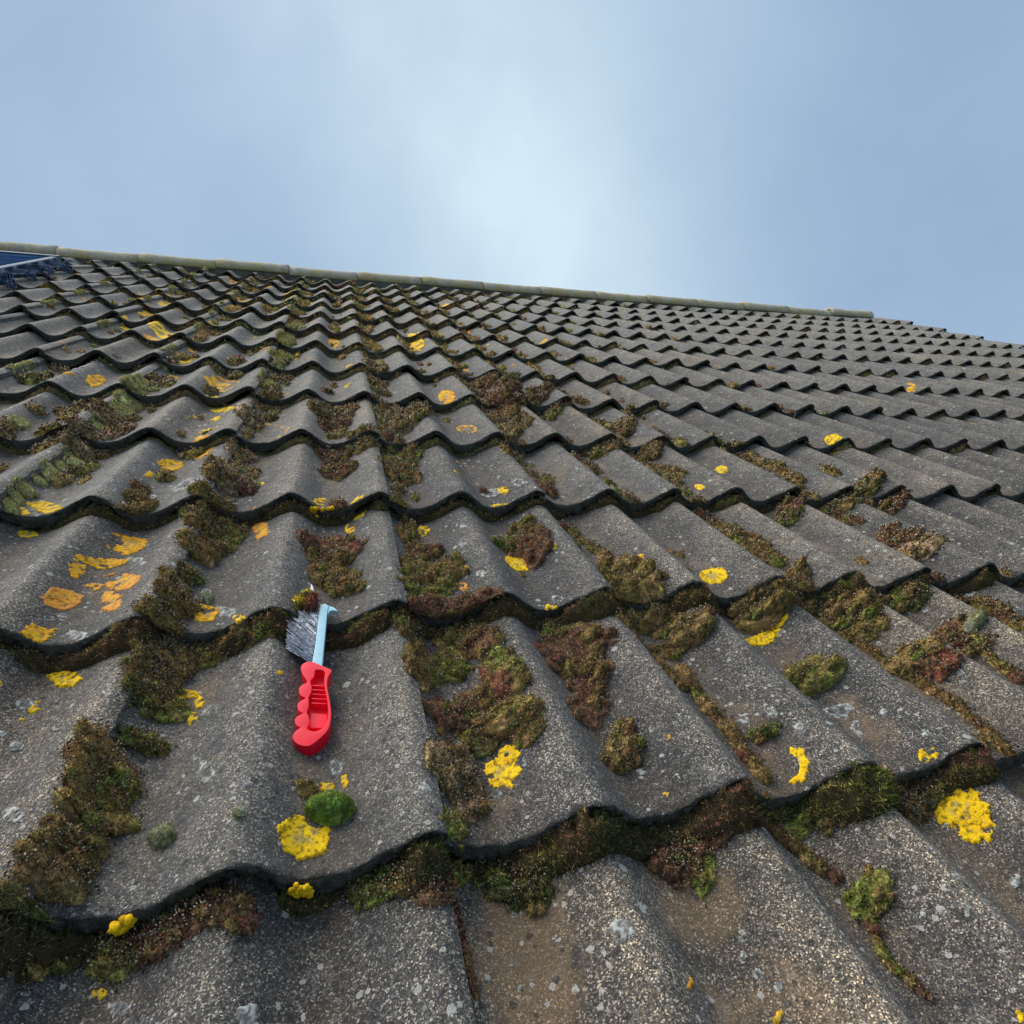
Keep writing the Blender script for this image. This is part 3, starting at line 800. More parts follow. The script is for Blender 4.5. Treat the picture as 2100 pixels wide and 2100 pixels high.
    c = m.mix(m.math('MULTIPLY', bl, m.ramp(sep.outputs[2], [(.35, 0.0), (.5, 1.0)])), c, rgb(.36, .37, .37))
    # black algal crust creeping up from the lip
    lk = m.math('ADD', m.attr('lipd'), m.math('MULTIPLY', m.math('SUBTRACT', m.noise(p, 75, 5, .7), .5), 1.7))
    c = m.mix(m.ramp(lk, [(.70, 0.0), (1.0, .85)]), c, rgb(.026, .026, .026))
    c = m.mix(1.0, c, rgb(1.03, .985, .915), 'MULTIPLY')
    m.base(c)
    h = m.math('ADD', m.math('MULTIPLY', sep.outputs[0], .7), m.math('MULTIPLY', m.noise(p, 260, 4, .7), 1.1))
    h = m.math('ADD', h, m.math('MULTIPLY', b2, 1.2))
    m.bump(h, 1.0, .0024)
    m.b.inputs['Sheen Weight'].default_value = .08
    m.b.inputs['Sheen Roughness'].default_value = .5
    m.b.inputs['Sheen Tint'].default_value = (.95, .95, .92, 1)
    return m.m


def lip_material():
    m = NT('blackened_tile_lip', .95, .2)
    p = m.pos()
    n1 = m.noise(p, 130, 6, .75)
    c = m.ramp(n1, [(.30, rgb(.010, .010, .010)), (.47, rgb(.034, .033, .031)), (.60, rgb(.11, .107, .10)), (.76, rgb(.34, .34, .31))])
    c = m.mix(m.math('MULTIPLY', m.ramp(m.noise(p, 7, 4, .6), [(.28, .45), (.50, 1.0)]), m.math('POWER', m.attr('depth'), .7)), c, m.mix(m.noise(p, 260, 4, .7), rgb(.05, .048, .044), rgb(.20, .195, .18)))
    n2 = m.noise(p, 30, 3)
    c = m.mix(m.ramp(n2, [(.5, 0.0), (.7, .6)]), c, rgb(.045, .055, .02))
    m.base(c)
    m.bump(m.math('ADD', n1, m.noise(p, 350, 3)), 1.0, .006)
    return m.m


def plant_material(name, rough=1.0, bumpsc=500, trans=0.0):
    m = NT(name, rough, .12)
    c = m.attr('Col', 'Color')
    n1 = m.noise(m.pos(), bumpsc, 3)
    m.base(m.mix(1.0, c, m.ramp(n1, [(.3, rgb(.72, .72, .72)), (.7, rgb(1.28, 1.28, 1.28))]), 'MULTIPLY'))
    nv = m.n('ShaderNodeVectorTransform', vector_type='NORMAL', convert_from='OBJECT', convert_to='WORLD')
    m.set(nv.inputs[0], m.attr('nrm', 'Vector'))
    nn_ = m.n('ShaderNodeVectorMath', operation='NORMALIZE'); m.set(nn_.inputs[0], nv.outputs[0])
    m.set(m.b.inputs['Normal'], nn_.outputs[0])
    if trans:
        tr = m.n('ShaderNodeBsdfTranslucent'); m.set(tr.inputs['Color'], c)
        mx = m.n('ShaderNodeMixShader'); mx.inputs[0].default_value = trans
        m.t.links.new(m.b.outputs[0], mx.inputs[1]); m.t.links.new(tr.outputs[0], mx.inputs[2])
        om = [x for x in m.t.nodes if x.type == 'OUTPUT_MATERIAL'][0]
        m.t.links.new(mx.outputs[0], om.inputs[0])
    return m.m


def lichen_material(name):
    m = NT(name, .85, .2)
    p = m.pos()
    c = m.attr('Col', 'Color')
    n1 = m.noise(p, 700, 3)
    c = m.mix(1.0, c, m.ramp(n1, [(.3, rgb(.72, .68, .6)), (.65, rgb(1.18, 1.18, 1.18))]), 'MULTIPLY')
    m.base(c)
    m.bump(n1, .6, .001)
    return m.m


def simple(name, c, rough, spec=.5, metal=0.0, nscale=0, namt=.15, bump=0.0, bscale=300):
    m = NT(name, rough, spec)
    m.b.inputs['Metallic'].default_value = metal
    p = m.pos()
    if nscale:
        n1 = m.noise(p, nscale, 4)
        m.base(m.mix(1.0, c, m.ramp(n1, [(.3, 1 - namt), (.7, 1 + namt)]), 'MULTIPLY'))
    else:
        m.base(c)
    if bump:
        m.bump(m.noise(p, bscale, 3), bump, .001)
    return m.m


def ridge_material():
    m = NT('lichened_ridge_tile', .92, .25)
    p = m.pos()
    b = m.noise(p, 6, 5, .6)
    c = m.ramp(b, [(.3, rgb(.46, .40, .31)), (.55, rgb(.66, .575, .455)), (.75, rgb(.76, .675, .55))])
    y = m.ramp(m.noise(p, 13, 5, .65), [(.44, 0.0), (.58, .85)])
    c = m.mix(y, c, rgb(.58, .46, .22))
    o = m.ramp(m.noise(p, 24, 4, .6), [(.66, 0.0), (.72, .7)])
    c = m.mix(o, c, rgb(.40, .22, .05))
    k = m.ramp(m.noise(p, 40, 4), [(.60, 0.0), (.74, .55)])
    c = m.mix(k, c, rgb(.09, .09, .08))
    c = m.mix(m.ramp(m.noise(p, 90, 5, .7), [(.45, 0.0), (.75, .7)]), c, rgb(.17, .165, .14))
    m.base(c)
    m.bump(m.noise(p, 90, 6, .7), .8, .006)
    return m.m


MAT_TILE = tile_material()
MAT_LIP = lip_material()
MAT_MOSS = plant_material('moss', trans=.10)
MAT_CUSHION = plant_material('cushion_moss', trans=.10)
MAT_LICHEN = lichen_material('lichen_crust')
MAT_RIDGE = ridge_material()
MAT_MORTAR = simple('mortar', rgb(.16, .155, .14), .95, .2, nscale=30, namt=.3, bump=.6)
MAT_DECK = simple('roofing_felt', rgb(.015, .015, .016), .95, .2, nscale=20, namt=.3)


# ------------------------------------------------------------------ object helpers
def mesh_obj(name, V, F, mats, parent=None, smooth=False, cols=None, matidx=None, attrs=None):
    V = np.asarray(V, np.float32)
    me = bpy.data.meshes.new(name)
    if isinstance(F, np.ndarray):
        k = F.shape[1]
        me.vertices.add(len(V)); me.vertices.foreach_set('co', V.ravel())
        me.loops.add(F.size); me.loops.foreach_set('vertex_index', F.astype(np.int32).ravel())
        me.polygons.add(len(F))
        me.polygons.foreach_set('loop_start', np.arange(0, F.size, k, dtype=np.int32))
        me.polygons.foreach_set('loop_total', np.full(len(F), k, np.int32))
        me.update(calc_edges=True)
    else:
        me.from_pydata(V.tolist(), [], F)
    if not isinstance(mats, (list, tuple)):
        mats = [mats]
    for mm in mats:
        me.materials.append(mm)
    if matidx is not None:
        me.polygons.foreach_set('material_index', np.asarray(matidx, np.int32))
    if smooth:
        me.polygons.foreach_set('use_smooth', np.ones(len(me.polygons), bool))
    if cols is not None:
        a = me.color_attributes.new('Col', 'FLOAT_COLOR', 'POINT')
        cc = np.ones((len(V), 4), np.float32); cc[:, :3] = cols
        a.data.foreach_set('color', cc.ravel())
    if attrs:
        for nm, arr in attrs.items():
            a = me.attributes.new(nm, 'FLOAT', 'POINT')
            a.data.foreach_set('value', np.asarray(arr, np.float32))
    me.validate()
    ob = bpy.data.objects.new(name, me)
    COL.objects.link(ob)
    if parent is not None:
        ob.parent = parent
    return ob


def tag(o, label=None, cat=None, group=None, kind=None):
    if label: o['label'] = label
    if cat: o['category'] = cat
    if group: o['group'] = group
    if kind: o['kind'] = kind
    return o


def on_roof(o, u=0.0, v=0.0, n=0.0):
    w = W3 @ np.array([u, v, n]) + ORIGIN
    o.matrix_world = Matrix.Translation(Vector(w.tolist())) @ ROOF_ROT.to_4x4()
    return o


# ------------------------------------------------------------------ ground far below
gm = simple('meadow_grass', rgb(.07, .10, .035), 1.0, .1, nscale=.4, namt=.4)
gnd = mesh_obj('ground', [(-900, -900, 0), (900, -900, 0), (900, 900, 0), (-900, 900, 0)], [(0, 1, 2, 3)], gm)
tag(gnd, 'green ground around the building', None, None, 'structure')

# ------------------------------------------------------------------ the roof and its tiles
roof = bpy.data.objects.new('tiled_roof', None)
COL.objects.link(roof)
on_roof(roof)
tag(roof, 'weathered grey roof slope of double-roll concrete tiles grown with moss and lichen', 'roof')

LIP_T = .0185


def tile_mesh(variant, fine):
    rng = np.random.default_rng(100 + variant)
    nu = 150 if fine else 72
    t = np.linspace(.02, 2.10, nu)        # starts under the neighbour's edge
    t2 = t - .10 + 0.0
    cu = t * PU
    low = np.where(t2 < .25, .010 * np.clip(1 - t2 / .25, 0, 1.35), 0)
    top = prof(t) - low
    wav = (fbm(cu * 90, cu * 0 + variant * 7.3, 3) - .5) * .005 + (vnoise(cu * 28, cu * 0 + variant * 3.1, 9) - .5) * .003
    # sections from the head of the tile to its lip, then round the lip and back underneath
    vs = np.linspace(G + .055, .016, 14 if fine else 6)
    sec = [(v, 0.0, 0) for v in vs] + [(.009, -.0000, 0), (.003, -.0001, 0), (.0012, -.0005, 0), (.0002, -.0018, 0),
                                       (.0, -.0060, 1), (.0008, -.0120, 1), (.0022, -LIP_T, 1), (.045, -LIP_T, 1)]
    V = []; D = []
    for k, (v, dn, mi) in enumerate(sec):
        wv = wav if v < .02 else wav * 0
        if v < .004 and dn < -.002:
            wv = wv + (fbm(cu * 170, cu * 0 + k * 1.7 + variant, 15) - .5) * .010
        thick = .0125 + .009 * np.clip(-prof(t) / .0345, 0, 1)
        n = top - .027 * v / G + (dn if dn > -.004 else dn / LIP_T * thick)
        if v < .02:
            n = n + (fbm(cu * 120, cu * 0 + variant + k, 5) - .5) * .0012
        elif fine:
            n = n + (fbm(cu * 26, np.full_like(cu, v * 26) + variant * 11, 6) - .5) * .0016
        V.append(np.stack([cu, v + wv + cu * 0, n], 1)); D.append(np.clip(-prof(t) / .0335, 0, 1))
    ns = len(sec)
    LD = np.repeat([max(0.0, 1 - v_ / .019) if i_ < ns - 3 else 1.0 for i_, (v_, _, _) in enumerate(sec)], nu)
    V = np.concatenate(V); D = np.concatenate(D)
    F = []; mi = []
    for k in range(ns - 1):
        for i in range(nu - 1):
            a = k * nu + i
            F.append((a, a + nu, a + nu + 1, a + 1)); mi.append(sec[k + 1][2])
    # right-hand edge of the tile
    base = len(V)
    e = []
    for k in range(ns - 3):
        p = V[k * nu + nu - 1].copy(); p[2] = p[2] - .0105; e.append(p)
    V = np.concatenate([V, np.array(e)]); D = np.concatenate([D, np.full(len(e), .2)]); LD = np.concatenate([LD, np.zeros(len(e))])
    for k in range(ns - 4):
        a = k * nu + nu - 1
        F.append((a, base + k, base + k + 1, a + nu)); mi.append(0)
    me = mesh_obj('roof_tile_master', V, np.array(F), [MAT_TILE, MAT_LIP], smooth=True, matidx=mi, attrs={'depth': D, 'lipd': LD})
    d = me.data
    try:
        d.set_sharp_from_angle(angle=math.radians(48))
    except Exception:
        pass
    bpy.data.objects.remove(me)
    d.name = 'roof_tile'
    return d


fine_tiles = [tile_mesh(i, True) for i in range(5)]
far_tiles = [tile_mesh(10 + i, False) for i in range(5)]
rng = np.random.default_rng(5)
# visible span of each course (in rolls, even numbers)
ntile = 0
tile_list = []
for r in range(-1, TOP_ROW + 1):
    v0 = r * G
    for c in range(-18, 32, 2):
        # keep the tiles the picture shows
        ok = False
        for cc in (c + .1, c + 1.1, c + 2.1):
            for vv in (v0, v0 + G * .5, v0 + G):
                X = np.array([cc * PU, vv, -.01]) - CAM_C
                x, y, z = CAM_R @ X
                if z > .05 and abs(x / z) < .90 and abs(y / z) < .93:
                    ok = True
        if ok:
            tile_list.append((r, c))
print('tiles', len(tile_list))
for r, c in tile_list:
    near = r <= 2
    me = (fine_tiles if near else far_tiles)[rng.integers(5)]
    o = bpy.data.objects.new('roof_tile', me)
    COL.objects.link(o)
    o.parent = roof
    o.location = (c * PU, r * G + rng.normal(0, .0012), float(bend(c + 1.1)) + rng.normal(0, .0006 if near else .0015))
    o.rotation_euler = (rng.normal(0, .0012), rng.normal(0, .0012), rng.normal(0, .002))
    sandy = max(0.0, rng.normal(.05, .25))
    if (r, c) in ((-1, 0),):
        sandy = .55
    if (r, c) == (-1, -2): sandy = .15
    if (r, c) == (-1, -4): sandy = .8
    if (r, c) == (-1, 2): sandy = .2
    if r >= 0 and abs(r) < 3 and c < -2: sandy = 0.0
    o.color = (sandy, min(1.0, max(0.0, (r - 1) / 9 + rng.normal(0, .12))), rng.random(), 1)  # second channel: lichen and painted sheen, rising with the course

UL = -19 * PU
UR = C_RIGHT * PU
VT = 12.85 * G
deck = mesh_obj('roof_deck', [(UL, -2.0, -.085), (UR, -2.0, -.085), (UR, VT, -.085), (UL, VT, -.085),
                              (UL, -2.0, -.16), (UR, -2.0, -.16), (UR, VT, -.16), (UL, VT, -.16)],
                [(0, 1, 2, 3), (7, 6, 5, 4), (0, 4, 5, 1), (1, 5, 6, 2), (2, 6, 7, 3), (3, 7, 4, 0)], MAT_DECK, roof)
# the far slope, only its upper edge behind the ridge
bx = lambda s: (VT + s * math.cos(2 * PITCH), -.085 - s * math.sin(2 * PITCH))
bs = [(VT, -.085), bx(3.5), (bx(3.5)[0] - .1, bx(3.5)[1] - .1), (VT - .02, -.16)]
V = [(UL, a, b) for a, b in bs] + [(UR, a, b) for a, b in bs]
mesh_obj('far_slope_deck', V, [(0, 4, 5, 1), (1, 5, 6, 2), (2, 6, 7, 3), (0, 1, 2, 3), (7, 6, 5, 4)], MAT_DECK, roof)

# ridge: 450 mm half-round caps bedded on mortar
RV, RN = 12.72 * G, -.032


def ridge_mesh(seed, length=.446):
    rngr = np.random.default_rng(seed)
    na, nl = 20, 9
    V = []; F = []
    # hog-back section in roof axes: near foot, crown, far foot
    ang = np.linspace(-.06, 1.06, na)
    def sec(r_):
        P = []
        for a in ang:
            th = math.pi * (1 - a)
            y = r_ * 1.05 * math.cos(th); z = r_ * .98 * max(0, math.sin(th)) ** .8 - (0 if 0 <= a <= 1 else .012)
            # rotate from world-up into roof axes
            P.append((y * cp + z * sp, -y * sp + z * cp))
        return P
    for j in range(nl):
        x = length * j / (nl - 1)
        r_ = .070 + (.003 if j in (0, 1) else 0) + rngr.normal(0, .0008)
        for (yy, zz) in sec(r_):
            V.append((x, yy, zz))
    for j in range(nl):
        x = length * j / (nl - 1)
        for (yy, zz) in sec(.056):
            V.append((x, yy, zz))
    o2 = nl * na
    for j in range(nl - 1):
        for i in range(na - 1):
            a = j * na + i
            F.append((a, a + na, a + na + 1, a + 1)); F.append((o2 + a, o2 + a + 1, o2 + a + na + 1, o2 + a + na))
    for i in range(na - 1):
        F.append((i, i + 1, o2 + i + 1, o2 + i)); q = (nl - 1) * na + i
        F.append((q, o2 + q, o2 + q + 1, q + 1))
    for j in range(nl - 1):
        a = j * na
        F.append((a, o2 + a, o2 + a + na, a + na)); a += na - 1
        F.append((a, a + na, o2 + a + na, o2 + a))
    o = mesh_obj('ridge_tile_master', V, F, MAT_RIDGE, smooth=True)
    d = o.data; bpy.data.objects.remove(o); d.name = 'ridge_tile'
    return d


rms = [ridge_mesh(i) for i in range(4)]
k0 = -7
for k in range(k0, 11):
    c = .4 + 3 * k
    if c + 3 > 31.6:
        break
    o = bpy.data.objects.new('ridge_tile', rms[rng.integers(4)])
    COL.objects.link(o); o.parent = roof
    o.location = (c * PU, RV + rng.normal(0, .002), RN + .9 * float(bend(c + 1.5)) + rng.normal(0, .003))
    o.rotation_euler = (0, rng.normal(0, .004), rng.normal(0, .003))
# mortar bedding under the caps
nm = 160
us = np.linspace((.4 + 3 * k0) * PU, 30.2 * PU, nm)
V = []
for i, u in enumerate(us):
    b = .9 * float(bend(u / PU))
    w1 = (fbm(u * 14, 3.3, 8) - .5) * .012
    V += [(u, RV - .068 + w1, RN - .06 + b), (u, RV - .062 + w1 * .5, RN + .024 + b), (u, RV + .0, RN + .05 + b), (u, RV + .02, RN - .03 + b)]
F = []
for i in range(nm - 1):
    for q in range(3):
        a = i * 4 + q
        F.append((a, a + 4, a + 5, a + 1))
F += [(0, 1, 2, 3), (4 * nm - 1, 4 * nm - 2, 4 * nm - 3, 4 * nm - 4)]
mesh_obj('ridge_mortar', V, F, MAT_MORTAR, roof)

# ------------------------------------------------------------------ moss
PAL = {'g': ((.088, .105, .020), (.125, .100, .030)), 'G': ((.060, .105, .018), (.080, .115, .022)),
       'o': ((.118, .092, .026), (.145, .090, .035)), 'b': ((.122, .070, .030), (.105, .074, .026)),
       'r': ((.090, .038, .026), (.105, .058, .032)), 'R': ((.150, .045, .028), (.085, .060, .026)),
       'p': ((.190, .120, .072), (.150, .110, .050)), 's': ((.190, .120, .050), (.120, .085, .030)),
       'd': ((.034, .042, .012), (.050, .042, .016)), 'y': ((.150, .135, .036), (.105, .100, .028)),
       'k': ((.110, .115, .055), (.150, .150, .100)), 'k2': ((.175, .165, .066), (.150, .145, .058)),
       'Y': ((.420, .300, .020), (.160, .140, .030)), 'rg': ((.120, .042, .028), (.095, .105, .024)),
       'y2': ((.185, .180, .075), (.150, .135, .060))}


def drape(u, v):
    return sum(S(u, v + d_) for d_ in (-.020, -.015, -.010, -.005, 0, .005, .010)) / 7


class Moss:
    def __init__(self, seed):
        self.V = []; self.F = []; self.Cc = []; self.Nv = []; self.n = 0
        self.rng = np.random.default_rng(seed)

    def add(self, V, F, Cc, Nv=None):
        if Nv is None:
            a, b, c = V[F[:, 0]], V[F[:, 1]], V[F[:, 2]]
            fn_ = np.cross(b - a, c - a)
            fn_ = np.where(fn_[:, 2:3] < 0, -fn_, fn_)
            ix = F.ravel()
            Nv = np.stack([np.bincount(ix, np.repeat(fn_[:, q], 4), len(V)) for q in range(3)], 1)
            Nv = Nv / (np.linalg.norm(Nv, axis=1)[:, None] + 1e-12)
        self.V.append(V); self.F.append(F + self.n); self.Cc.append(Cc); self.Nv.append(Nv); self.n += len(V)

    def blades(self, P, N, L, w, col, lean=.55):
        """one leaf-shaped blade per point"""
        rg = self.rng
        k = len(P)
        if k == 0:
            return
        T = rg.normal(size=(k, 3))
        dvec = N + lean * T
        dvec /= np.linalg.norm(dvec, axis=1)[:, None] + 1e-9
        side = np.cross(dvec, rg.normal(size=(k, 3)))
        side /= np.linalg.norm(side, axis=1)[:, None] + 1e-9
        L = np.asarray(L)[:, None] * rg.uniform(.55, 1.3, (k, 1))
        w = np.asarray(w)[:, None] * rg.uniform(.7, 1.3, (k, 1))
        b = P - N * .0015
        bendv = np.cross(dvec, side) * L * .18
        tip = b + dvec * L + bendv
        b = b + dvec * L * .12
        V = np.stack([b - side * w * .5, b + side * w * .5, tip], 1).reshape(-1, 3)
        F = (np.arange(k)[:, None] * 3 + np.array([[0, 1, 2, 2]]))
        nb = N + .38 * rg.normal(size=(k, 3))
        nb /= np.linalg.norm(nb, axis=1)[:, None] + 1e-9
        self.add(V, F, np.repeat(col, 3, 0), np.repeat(nb, 3, 0))

    def capsules(self, P, N, hgt, size):
        rg = self.rng
        k = len(P)
        if k == 0:
            return
        ax = N + .5 * rg.normal(size=(k, 3)); ax /= np.linalg.norm(ax, axis=1)[:, None]
        s1 = np.cross(ax, rg.normal(size=(k, 3))); s1 /= np.linalg.norm(s1, axis=1)[:, None]
        s2 = np.cross(ax, s1)
        c0 = P + ax * (hgt * rg.uniform(.6, 1.2, (k, 1)))
        ln = size * rg.uniform(1.0, 1.9, (k, 1)); wd = size * rg.uniform(.30, .5, (k, 1))
        V = np.stack([c0 - ax * ln * .5, c0 + s1 * wd, c0 - s1 * wd * .5 + s2 * wd * .87, c0 - s1 * wd * .5 - s2 * wd * .87, c0 + ax * ln * .5,
                      P, P + s1 * .0003], 1).reshape(-1, 3)
        q = np.array([[0, 1, 2, 2], [0, 2, 3, 3], [0, 3, 1, 1], [4, 2, 1, 1], [4, 3, 2, 2], [4, 1, 3, 3], [5, 6, 0, 0]])
        F = (np.arange(k)[:, None, None] * 7 + q[None]).reshape(-1, 4)
        pale = rg.random((k, 1)) < .62
        base = np.where(pale, np.array([[.42, .36, .24]]), np.array([[.20, .09, .04]])) * rg.uniform(.6, 1.25, (k, 1))
        self.add(V, F, np.repeat(base, 7, 0), np.repeat(ax, 7, 0))

    def colour(self, u, v, ty, scale=1.0):
        a, b = PAL[ty]
        k = fbm(u * 55 / scale, v * 55 / scale, int(abs(hash_s(ty)) % 50))
        k = np.clip((k - .5) * 3 + .5, 0, 1)[:, None]
        c = (np.array(a) * (1 - k) + np.array(b) * k) * 2.6
        rg = self.rng
        c = c * np.clip(np.exp(rg.normal(.05, .50, (len(u), 1))), .3, 3.0)
        pale = rg.random((len(u), 1)) < .07
        c = np.where(pale, c * 1.5 + np.array([[.07, .065, .025]]), c)
        # straw tips and dead brown leaves among the green
        dead = rg.random((len(u), 1)) < .10
        return np.where(dead, np.array([[.26, .18, .085]]) * rg.uniform(.6, 1.4, (len(u), 1)), c)

    def mound(self, cu, cv, e1, e2, h, ty, row, dens=1.0, lift=0.0):
        rg = self.rng
        caps = ty.endswith('c') and ty != 'c'
        if caps:
            ty = ty[:-1]
        h = h * (1.55 if ty in ('G', 'k') else 1.08)
        A = np.stack([e1, e2], 1); Ai = np.linalg.inv(A)
        seed = int(abs(cu * 1000) * 7 + abs(cv * 1000) * 3) % 97
        smooth = ty in ('G', 'k', 'k2')
        lum = .28 if smooth else .75
        size = math.sqrt(abs(np.linalg.det(A)))
        fr = 1.6 / size
        edge_a = (.22 if smooth and ty != 'G' else .12) if smooth else .42

        def rho(u, v):
            q = Ai @ np.stack([u - cu, v - cv])
            th = np.arctan2(q[1], q[0])
            e = 1 + edge_a * (fbm(np.cos(th) * 1.7 + 5, np.sin(th) * 1.7 + 5, seed, 2) - .5) * 2
            return np.hypot(q[0], q[1]) / e

        def H(u, v):
            r_ = np.clip(rho(u, v), 0, 1.2)
            b = (drape(u, v) if row == 'd' else S(u, v, row)) + lift
            lump = 1 + lum * (fbm(u * fr, v * fr, seed + 3) - .5) * 2 + (0 if smooth else .5) * (vnoise(u * fr * 3, v * fr * 3, seed + 9) - .5)
            if row != 'd':
                # growth stops at the tile's own lip
                fd = np.clip((v - (row * G - .003)) / .010, 0, 1)
                return b + h * fd * np.clip(1 - r_ ** 2, 0, 1) ** .55 * lump - .002 * (r_ > .98) - .004 * (fd <= 0)
            return b + h * np.clip(1 - r_ ** 2, 0, 1) ** .55 * lump - .002 * (r_ > .98)

        dist = camdist(cu, cv)
        nr, ns = (9, 26) if dist < 1.6 else (6, 16)
        rr = np.linspace(0, 1, nr + 1)[1:] ** .8
        tt = np.linspace(0, 2 * math.pi, ns, endpoint=False)
        R_, T_ = np.meshgrid(rr, tt, indexing='ij')
        e = 1 + edge_a * (fbm(np.cos(T_) * 1.7 + 5, np.sin(T_) * 1.7 + 5, seed, 2) - .5) * 2
        q = np.stack([R_ * np.cos(T_) * e, R_ * np.sin(T_) * e]).reshape(2, -1)
        uv = A @ q
        u = np.concatenate([[cu], cu + uv[0]]); v = np.concatenate([[cv], cv + uv[1]])
        if row != 'd':
            v = np.maximum(v, row * G - .001)
        n = H(u, v)
        V = np.stack([u, v, n], 1)
        F = []
        for j in range(ns):
            F.append((0, 1 + j, 1 + (j + 1) % ns, 1 + (j + 1) % ns))
        for i in range(nr - 1):
            for j in range(ns):
                a = 1 + i * ns + j; b_ = 1 + i * ns + (j + 1) % ns
                F.append((a, a + ns, b_ + ns, b_))
        cc = self.colour(u, v, ty) * .75
        self.add(V, np.array(F), cc)
        # blades
        w = (.00075 if not smooth else .0006) * max(1.0, dist / .75)
        L = (.0052 if not smooth else .0028) * max(1.0, dist / 1.1)
        L = min(L, .75 * h + .0035)
        area = math.pi * size * size * (1 + 1.2 * (h / size))
        N = int(min(12000, dens * (2.9 if dist < 1.3 else 1.5) * area / (w * L * .5)))
        r_ = np.sqrt(rg.random(N)) * 1.03; th = rg.random(N) * 2 * math.pi
        e = 1 + edge_a * (fbm(np.cos(th) * 1.7 + 5, np.sin(th) * 1.7 + 5, seed, 2) - .5) * 2
        uv = A @ np.stack([r_ * np.cos(th) * e, r_ * np.sin(th) * e])
        u = cu + uv[0]; v = cv + uv[1]
        if row != 'd':
            kp = v > row * G - .002
            u = u[kp]; v = v[kp]; N = len(u)
            if N == 0:
                return
        n = H(u, v)
        d_ = .0012
        nx = -(H(u + d_, v) - H(u - d_, v)) / (2 * d_); ny = -(H(u, v + d_) - H(u, v - d_)) / (2 * d_)
        Nn = np.stack([np.clip(nx, -2.5, 2.5), np.clip(ny, -2.5, 2.5), np.ones_like(nx)], 1)
        Nn /= np.linalg.norm(Nn, axis=1)[:, None]
        P = np.stack([u, v, n], 1)
        self.blades(P, Nn, np.full(N, L), np.full(N, w), self.colour(u, v, ty), .35 if smooth else .62)
        if dist < 2.2 and not smooth:
            k = int(min(320, area * 1e6 * (.085 if caps else .022)))
            i = rg.integers(0, N, k)
            self.capsules(P[i], Nn[i], .0065, .0024 * max(1, dist / .8))

    def strip(self, u, v, H, L, w, ty_fn, N_fn=None, lean=.6):
        """blades over given sample points on a height function"""
        n = H(u, v); d_ = .0012
        nx = -(H(u + d_, v) - H(u - d_, v)) / (2 * d_); ny = -(H(u, v + d_) - H(u, v - d_)) / (2 * d_)
        Nn = np.stack([np.clip(nx, -2, 2), np.clip(ny, -2, 2), np.ones_like(nx)], 1)
        Nn /= np.linalg.norm(Nn, axis=1)[:, None]
        self.blades(np.stack([u, v, n], 1), Nn, L, w, ty_fn(u, v), lean)
        return np.stack([u, v, n], 1), Nn

    def build(self, name, origin=None, mat=None):
        V = np.concatenate(self.V); F = np.concatenate(self.F); Cc = np.concatenate(self.Cc)
        if origin is None:
            origin = np.array([V[:, 0].mean(), V[:, 1].mean(), 0])
            origin[2] = float(S(origin[0], origin[1]))
        # triangles were padded with a repeated corner
        tri = F[:, 2] == F[:, 3]
        T3 = np.concatenate([F[tri][:, :3], F[~tri][:, [0, 1, 2]], F[~tri][:, [0, 2, 3]]])
        o = mesh_obj(name, V - origin, T3, mat or MAT_MOSS, cols=Cc)
        at_ = o.data.attributes.new('nrm', 'FLOAT_VECTOR', 'POINT')
        at_.data.foreach_set('vector', np.concatenate(self.Nv).astype(np.float32).ravel())
        on_roof(o, *origin)
        return o


def hash_s(s):
    return sum((i + 3) * ord(ch) for i, ch in enumerate(s))


